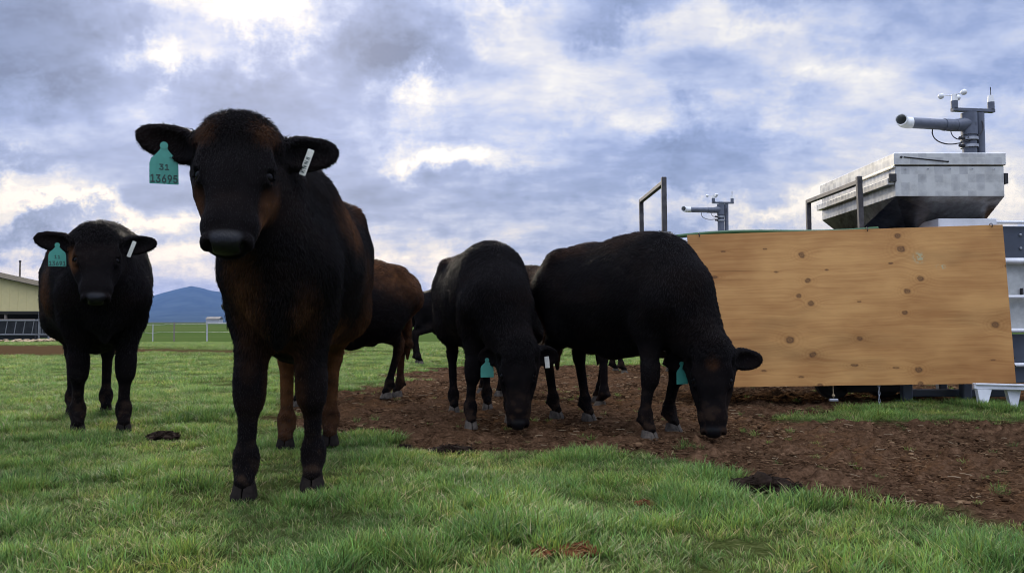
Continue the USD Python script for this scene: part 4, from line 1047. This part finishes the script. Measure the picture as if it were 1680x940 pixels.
def build_far_feeder():
    t = thing('feeder_trailer', 'more distant grey sensor mast of a second feeder, seen above the plywood', 'trailer')
    base = at(1183, 392, 14.6)
    obj('feed_column', bbox((base[0], base[1] + .1, base[2] * .45), (.7, .9, base[2] * .9 - .3), .02), 'slate_panel', t)
    obj('hopper', bbox((base[0] + .1, base[1] + .2, base[2] - .12), (.85, 1.3, .24), .01), 'stainless', t)
    sensor_mast(t, (base[0], base[1], base[2]), at(1183, 333, 14.6)[2] - base[2] - .02, 1.02, .10, .9)
    for sx in (-.3, .3):
        obj('jack_leg', bar((base[0] + sx, base[1] + .1, .0 - .02), (base[0] + sx, base[1] + .1, .5), .08), 'slate_panel', t)
build_far_feeder()

def build_chains():
    p = at(1442, 630, 6.30); t = thing('chain', 'pale steel chain hanging below the middle of the plywood', 'chain'); chain_links(p, 7, .036, 'galvanised', t)
    p = at(1105, 628, 6.30); t = thing('chain', 'pale steel chain hanging behind the right grazing cow, between its front legs and head', 'chain'); chain_links(p, 8, .034, 'galvanised', t)
    p = at(1367, 630, 6.34); t = thing('rope', 'thin cord with a small weight dangling in front of the dark wheel', 'rope')
    obj('cord', rod(p + [0, 0, .02], p - [0, 0, .11], .004, 6), 'straw', t); obj('weight', bbox(p - [0, 0, .125], (.07, .03, .022), .005), 'galvanised', t); obj('knot', trimesh.creation.icosphere(1, .013).apply_translation(p - [0, 0, .09]), 'straw', t)
    # white stand at the right
    t = thing('metal_stand', 'white painted metal stand with splayed legs at the right end of the trailer', 'stand')
    a, b = at(1597, 633, 6.12), at(1760, 637, 6.0)
    obj('top_channel', bar(a, b, .05, .045), 'white_paint', t)
    obj('lip', bar(a + [0, -.03, .018], b + [0, -.03, .018], .012), 'white_paint', t)
    for x, dx in ((1613, -.01), (1661, .0), (1740, .01)):
        p = at(x, 638, 6.1); w = .055
        obj('leg', prism(np.array([[p[0] - .02 + dx, p[1] - .02, .0], [p[0] + .02 + dx, p[1] - .02, .0], [p[0] + .02 + dx, p[1] + .02, .0], [p[0] - .02 + dx, p[1] + .02, .0]]),
                         np.array([[p[0] - w, p[1] - .02, p[2]], [p[0] + w, p[1] - .02, p[2]], [p[0] + w, p[1] + .02, p[2]], [p[0] - w, p[1] + .02, p[2]]])), 'white_paint', t)
build_chains()

# ------------------------------------------------------------------ far things
plain('barn_roof', (.50, .42, .20), .7, .0, var=.06, scale=2)
plain('barn_trim', (.03, .028, .022), .9, var=.1, scale=2, spec=.05)
plain('barn_dark', (.022, .023, .024), .8, var=.4, scale=3, spec=.05)
plain('hill_side', (.040, .052, .046), .95, var=.4, scale=.004, spec=.0)
plain('town_white', (.33, .33, .33), .7, var=.1, scale=1)
plain('town_roof', (.06, .06, .065), .7, var=.1, scale=1)
plain('old_wood', (.15, .12, .095), .85, var=.35, scale=12)
plain('rail_metal', (.16, .16, .165), .55, .4, var=.3, scale=4)
plain('pale_post', (.36, .36, .35), .7, var=.2, scale=8, spec=.1)
plain('hay', (.38, .27, .15), .9, var=.35, scale=6)

def build_hills():
    prof = np.array([(-900, 512), (-300, 508), (0, 503), (150, 497), (240, 488), (262, 481), (288, 474), (313, 468.5), (330, 471.5), (345, 476), (368, 479), (420, 485), (480, 496), (560, 503), (640, 496), (690, 484), (712, 486), (760, 496), (830, 506), (1000, 508), (1300, 512), (1700, 509), (2500, 514)], float)
    th = np.arctan((prof[:, 0] - 840) / FPX); el = np.array([at(px, py, 9000.0)[2] for px, py in prof])
    azs = np.linspace(-.95, .95, 420); hh = np.interp(azs, th, el)
    rs = np.linspace(5200, 12500, 70)
    A, Rr = np.meshgrid(azs, rs, indexing='ij'); Hh = np.repeat(hh[:, None], len(rs), 1)
    X, Y = np.tan(A) * Rr, Rr
    q = np.stack([X / 900, Y / 900, 0 * X], -1)
    rid = 1 - np.abs(meshkit.fbm(q * 1.3, 5, 4) * 2 - 1)
    e = np.where(Rr < 9000, np.clip((Rr - 5200) / 3800, 0, 1) ** 1.6, np.clip(1 - (Rr - 9000) / 3500, 0, 1) ** .8)
    Z = Hh * e * (1 - .30 * (1 - e ** 3) * rid) - 4
    n0, n1 = A.shape; i = np.arange(n0 * n1).reshape(n0, n1)
    F = np.stack([i[:-1, :-1], i[1:, :-1], i[1:, 1:], i[:-1, 1:]], -1).reshape(-1, 4)
    say(obj('hills', (np.stack([X, Y, Z], -1).reshape(-1, 3), F), 'hill_side', smooth=True), kind='structure')
build_hills()

def gz(x, y): return float(terrain(np.array([float(x)]), np.array([float(y)]))[0])
def build_barn():
    t = thing('barn', 'wide tan metal gable end of a barn with a dark open base', 'barn')
    Y = 85.0; xa, xr, xl = at(-200, 411, Y)[0], at(112, 480, Y)[0], 0; xl = 2 * xa - xr
    za, ze, zb, zg = at(-200, 411, Y)[2], at(112, 480, Y)[2], at(0, 510.5, Y)[2], gz(0, 85); D = 6.0
    g = Polygon([(xl, zb), (xr, zb), (xr, ze), (xa, za), (xl, ze)])
    def wall(poly, y, th, mat, nm, parent=t):
        m = trimesh.creation.extrude_polygon(poly, th, engine='earcut'); m.apply_transform(np.array([[1, 0, 0, 0], [0, 0, 1, y], [0, 1, 0, 0], [0, 0, 0, 1.0]])); m.fix_normals()
        return obj(nm, m, mat, parent)
    gw = wall(g, Y, .15, 'barn_roof', 'gable_wall')
    for j, x in enumerate(np.arange(xa - 2, xr, .9)):
        zt_ = za + (ze - za) * (x - xa) / (xr - xa) if x > xa else za - (za - ze) * (xa - x) / (xr - xa)
        obj('siding_rib', box((x, Y - .006, (zb + zt_ - .1) / 2), (.05, .014, zt_ - zb - .1)), 'barn_roof', gw)
    for sd in (-1, 1):
        x1 = xa + sd * (xr - xa + .5); z1 = ze - .5 * (za - ze) / (xr - xa)
        obj('roof', prism([(xa, Y - .5, za), (xa, Y + D, za), (x1, Y + D, z1), (x1, Y - .5, z1)], [(xa, Y - .5, za + .07), (xa, Y + D, za + .07), (x1, Y + D, z1 + .07), (x1, Y - .5, z1 + .07)]), 'barn_trim', t)
        obj('side_wall', box((xa + sd * (xr - xa - .1), Y + D / 2 + .1, (zg + ze) / 2), (.15, D - .2, ze - zg - .1)), 'barn_dark', t)
    obj('back_wall', box((xa, Y + D - .3, (zg + ze) / 2), (xr - xl - .5, .2, ze - zg - .1)), 'barn_dark', t)
    obj('beam', box((xa, Y + .02, zb - .16), (xr - xl, .25, .3)), 'barn_trim', t)
    for x in np.arange(xa - 3, xr, 4.2):
        obj('post', bar((x, Y + .1, zg), (x, Y + .1, zb - .3), .25), 'old_wood', t)
    p = at(33, 463, 96); q = at(33, 430, 96)
    t = thing('pole', 'thin dark pole rising behind the barn roof at far left', 'pole'); obj('shaft', rod((p[0], p[1], gz(*p[:2])), q, .14, 10, .10), 'old_wood', t, smooth=40)
    obj('pole_cap', rod(q, q + [0, 0, .18], .13, 10), 'dark_metal', t, smooth=40)
    # feed rail in front of the barn
    Y = 45.0; t = thing('feed_rail', 'dark metal cattle feed rail with slanted bars in front of the barn', 'fence')
    xa, xb = at(-70, 540, Y)[0], at(62, 540, Y)[0]; zt, zm = at(0, 526, Y)[2], at(0, 549, Y)[2]
    obj('top_rail', rod((xa, Y, zt), (xb, Y, zt), .035, 8), 'rail_metal', t); obj('bottom_rail', rod((xa, Y, zm), (xb, Y, zm), .035, 8), 'rail_metal', t)
    for j, x in enumerate(np.arange(xa + .2, xb, .50)):
        obj('slant_bar', rod((x, Y, zm), (x + .12, Y, zt), .022, 6), 'rail_metal', t)
    obj('kick_board', box(((xa + xb) / 2, Y + .1, zm - .16), (xb - xa, .06, .26)), 'barn_dark', t)
    for x in np.arange(xa, xb + .1, 2.2):
        obj('post', rod((x, Y + .05, gz(x, Y)), (x, Y + .05, zt + .1), .05, 8), 'dark_metal', t)
    t = thing('gate', 'narrow metal gate with close upright bars at the right end of the feed rail', 'gate')
    x0, x1 = at(64, 540, Y)[0], at(80, 540, Y)[0]
    obj('frame', cat(rod((x0, Y, zt), (x1, Y, zt), .035, 8), rod((x0, Y, zm), (x1, Y, zm), .035, 8), rod((x0, Y, zm - .3), (x0, Y, zt + .5), .05, 8), rod((x1, Y, zm - .3), (x1, Y, zt + .5), .05, 8)), 'rail_metal', t)
    for x in np.linspace(x0, x1, 7)[1:-1]:
        obj('upright', rod((x, Y, zm), (x, Y, zt), .016, 6), 'rail_metal', t)
    t = thing('feed_bunker', 'long dark feed bunker wall below the barn roof', 'bunker'); Y = 58
    p, q = at(-90, 540, Y), at(112, 540, Y); obj('wall', box(((p[0] + q[0]) / 2, Y, .15), (q[0] - p[0], .5, 1.35)), 'barn_dark', t); obj('coping', box(((p[0] + q[0]) / 2, Y, .84), (q[0] - p[0] + .1, .6, .06)), 'old_wood', t)
    rng = np.random.default_rng(4)
    for px, py, w_, lb in ((45, 561, 1.5, 'pale strip of spilled hay below the feed rail at far left'), (84, 557, .9, 'small pale heap of hay right of the feed rail gate')):
        c = ground(px, py, -.35); ms = []
        for j in range(40):
            v, f, _ = lump_mesh(j, .4, 1, .6); m = trimesh.Trimesh(v * rng.uniform(.08, .17), f, process=False); m.apply_translation([c[0] + rng.normal(0, .4) * w_, c[1] + rng.normal(0, .3), gz(*c[:2]) + rng.uniform(.0, .12)]); ms.append(m)
        say(obj('hay_heap', cat(*ms), 'hay'), lb, 'hay', kind='stuff')
build_barn()

def build_fence():
    t = thing('fence', 'low wire paddock fence with white and dark posts in front of the hills', 'fence')
    rows = [(176, 528, 'old_wood', .03), (212, 530, 'old_wood', .05), (251, 532, 'pale_post', .032), (286, 529, 'old_wood', .042), (340, 529, 'pale_post', .048), (398, 529, 'pale_post', .045), (455, 530, 'old_wood', .05), (520, 530, 'pale_post', .05), (590, 530, 'pale_post', .05)]
    Y = 46.0; tops = []
    for px, py, mat, r in rows:
        p = at(px, py, Y); g = gz(p[0], Y); tops.append((p[0], p[2])); obj('post', rod((p[0], Y, g - .05), (p[0], Y, p[2]), r, 10), mat, t, smooth=40)
    for f in (.93, .5):
        zs = [gz(x, Y) + (z - gz(x, Y)) * f for x, z in tops]
        obj('wire', tube([(x, Y - .06, z) for (x, _), z in zip(tops, zs)], .006, 5), 'galvanised', t)
    i, j = tops[4], tops[5]; obj('rail', rod((i[0], Y - .02, i[1] - .03), (j[0], Y - .02, j[1] - .05), .03, 8), 'pale_post', t, label='white top rail')
    for px, w, h_, wall, lb in ((352, 9.0, 3.2, 'town_white', 'small far white shed with a dark roof, just left of the front cow'), (702, 12.0, 3.0, 'town_white', 'far pale building on the plain between the cows')):
        Yb = 560.0 if px == 352 else 900.0; b = at(px, 525, Yb); z0 = gz(b[0], Yb)
        t = thing('far_building', lb, 'building', (b[0], Yb, z0))
        obj('wall', box((0, 0, h_ / 2), (w, 8, h_)), wall, t)
        obj('roof', prism([(-w / 2 - .4, -4.5, h_), (w / 2 + .4, -4.5, h_), (w / 2 + .4, 4.5, h_), (-w / 2 - .4, 4.5, h_)], [(-w / 2 - .4, 0, h_ + 1.6), (w / 2 + .4, 0, h_ + 1.6)]), 'town_roof' if px == 352 else 'town_white', t)
build_fence()

# ------------------------------------------------------------------ air
look('haze_air', {'v': ('principled_volume', {'color': (.24, .45, .95), 'density': 3.6e-5, 'anisotropy': 0.0})}, [], surface=None, volume='v.volume')
hz = trimesh.creation.box(bounds=[[-16000, -200, -6], [16000, 25500, 560]])
HAZE = True
if HAZE:
    say(obj('haze', hz, 'haze_air'), kind='stuff')

# ------------------------------------------------------------------ the herd
def toward_cam(p, turn=0.0):
    d = np.array([EYE[0] - p[0], EYE[1] - p[1], 0.0]); d /= np.linalg.norm(d)
    return rot_z(turn) @ d
QUICK = False
HK = .3 if QUICK else 1.0
def nh(n): return int(n * HK)

# the steer in front
pl = at(389, 196, 2.70); f = toward_cam(pl, math.radians(-8))
make_cow('cow', 'large dark cow standing nearest in front, head high, teal tag 13695 in its ear',
         [(400, 818), (512, 803), (468, 736), (541, 729)], pl, f * .50 + np.array([0, 0, -.86]), s=1.07, h=.0065, hairs=nh(220000), girth=.92, chest=.78, lg=.84, hoof='hoof_dark', seed=1,
         brown=[('h', (.05, .085, -.02), (.045, .04, .05), .75), ('h', (.05, -.085, -.02), (.045, .04, .05), .75), ('h', (.26, .095, -.13), (.13, .04, .05), .55), ('h', (.26, -.10, -.12), (.12, .03, .05), .45),
                ('b', (.66, -.10, .70), (.16, .07, .26), .7), ('b', (.62, .10, .62), (.12, .05, .16), .4), ('b', (.25, .26, 1.02), (.25, .12, .12), .8), ('b', (-.1, .33, .75), (.25, .05, .28), .5), ('b', (-.50, .15, .45), (.3, .25, .42), 1.1), ('b', (-.50, -.15, .45), (.3, .25, .42), 1.1), ('b', (.44, .0, .45), (.10, .09, .30), .6), ('b', (.1, .2, .55), (.3, .1, .07), .9)],
         dorsal=.7, tail=False, hd=1.0, ear_n=(.55, .83), ear_pose=[(-.32, -.95, .12), (-.28, .90, -.12)],
         tags=[(-1, 'tag', (.56, .030, .132, .092, .02), [('31', .019, -.63), ('13695', .026, -.96)], .05), (1, 'bar', (.56, .010, .098, .023, -.33), 'KNN8', -.1)])
# the one at the left
pl = at(160, 374, 4.42); f = toward_cam(pl)
make_cow('cow', 'dark cow standing alone at far left facing forward, teal tag in its ear',
         [(127, 711), (203, 709), (118, 683), (174, 680)], pl, f * .48 + np.array([0, 0, -.87]), s=1.03, h=.009, hairs=nh(90000), girth=.97, lg=.82, hoof='hoof_dark', seed=2, tail=False, hd=.93, ear_n=(.5, .85), ear_pose=[(-.20, -.97, .06), (-.20, .97, .06)],
         brown=[('b', (.1, -.33, .8), (.35, .06, .25), .8), ('b', (.1, .33, .8), (.35, .06, .25), .5), ('h', (.16, -.12, -.1), (.08, .04, .06), .8)], dorsal=.5,
         tags=[(-1, 'tag', (.42, .030, .118, .086, .02), [('11', .018, -.63), ('13691', .024, -.96)], .0), (1, 'bar', (.42, .0, .095, .021, -.33), '', -.1)])
# grazing, left of the pair
pl = at(850, 559, 4.72); f = toward_cam(pl)
make_cow('cow', 'black cow grazing nose down on bare soil, the left of two grazing cows',
         [(773, 703), (838, 694), (745, 677), (800, 672)], pl, f * .20 + np.array([0, 0, -.97]), s=.955, h=.010, hairs=nh(70000), girth=.92, seed=3, hw=.80, lg=.80, hd=1.14, ear_pose=[(-.05, -.80, -.55), (-.05, .80, -.55)], neck_drop=.12, tail=False,
         brown=[('b', (-.6, 0, .9), (.2, .3, .4), .35)], dorsal=.25,
         tags=[(-1, 'tag', (.62, .030, .105, .080, .02), [], .0), (1, 'bar', (.5, .02, .07, .028, .1), '', 0), (-1, 'dot', (.25, -.035), None, 0)])
# grazing, beside the board
pl = at(1168, 563, 4.35); f = toward_cam(pl, math.radians(4))
make_cow('cow', 'large black cow grazing head down right beside the plywood board',
         [(1066, 721), (1105, 708), (913, 686), (966, 690)], pl, f * .22 + np.array([0, 0, -.97]), s=.965, h=.010, hairs=nh(90000), girth=.93, seed=4, hw=.86, lg=.80, hd=1.10, ear_pose=[(-.05, -.70, -.6), (-.05, .92, -.30)], neck_drop=.10,
         brown=[('b', (-.75, 0, .9), (.16, .3, .5), .9), ('h', (.10, 0, 0), (.04, .04, .04), .35)], dorsal=.2,
         tags=[(-1, 'tag', (.42, .030, .115, .070, .02), [], .5), (-1, 'dot', (.22, -.035), None, 0)])
# brown-backed one behind the front steer
make_cow('cow', 'brown-backed cow half hidden behind the front cow, its rump to the right',
         None, (-1.75, 5.75, 1.05), (-.5, -.6, -.5), s=.97, h=.012, hairs=nh(45000), girth=1.05, rust=.9, seed=5, hooves=[(-1.68, 6.28), (-1.52, 6.05), (-1.02, 7.08), (-1.09, 6.93)], heading=(-.58, -.81),
         brown=[('b', (-.45, 0, 1.1), (.5, .4, .28), 1.0), ('b', (-.68, 0, .8), (.12, .4, .6), .8)], dorsal=.9)
# far one between
make_cow('cow', 'small distant dark cow between the brown-backed cow and the left grazing cow',
         None, (-.3, 13.2, .7), (.7, .2, -.7), s=.97, h=.016, hairs=nh(9000), seed=6, hooves=[(-.45, 12.95), (-.62, 13.25), (-1.42, 12.45), (-1.50, 12.75)], heading=(.9, .45),
         brown=[], dorsal=.0)
# the hidden one between the grazing pair
make_cow('cow', 'dark cow mostly hidden between and behind the two grazing cows',
         None, (-.45, 7.6, .95), (-.7, .5, -.6), s=.93, h=.014, hairs=nh(25000), seed=7, hooves=[(-.11, 7.15), (-.28, 7.45), (.70, 6.62), (.68, 6.2)], heading=(-.72, .69),
         brown=[('b', (0, 0, 1.12), (.6, .3, .12), .25)], dorsal=.2)
# and one further off behind the right grazing cow
make_cow('cow', 'distant cow behind right grazing cow, only a lower leg showing under its belly',
         None, (2.2, 10.6, .8), (.8, .1, -.6), s=.95, h=.018, hairs=nh(6000), seed=8, hooves=[(2.25, 10.3), (2.1, 10.7), (1.42, 10.1), (1.36, 10.5)], heading=(.98, .1), brown=[], dorsal=.3)
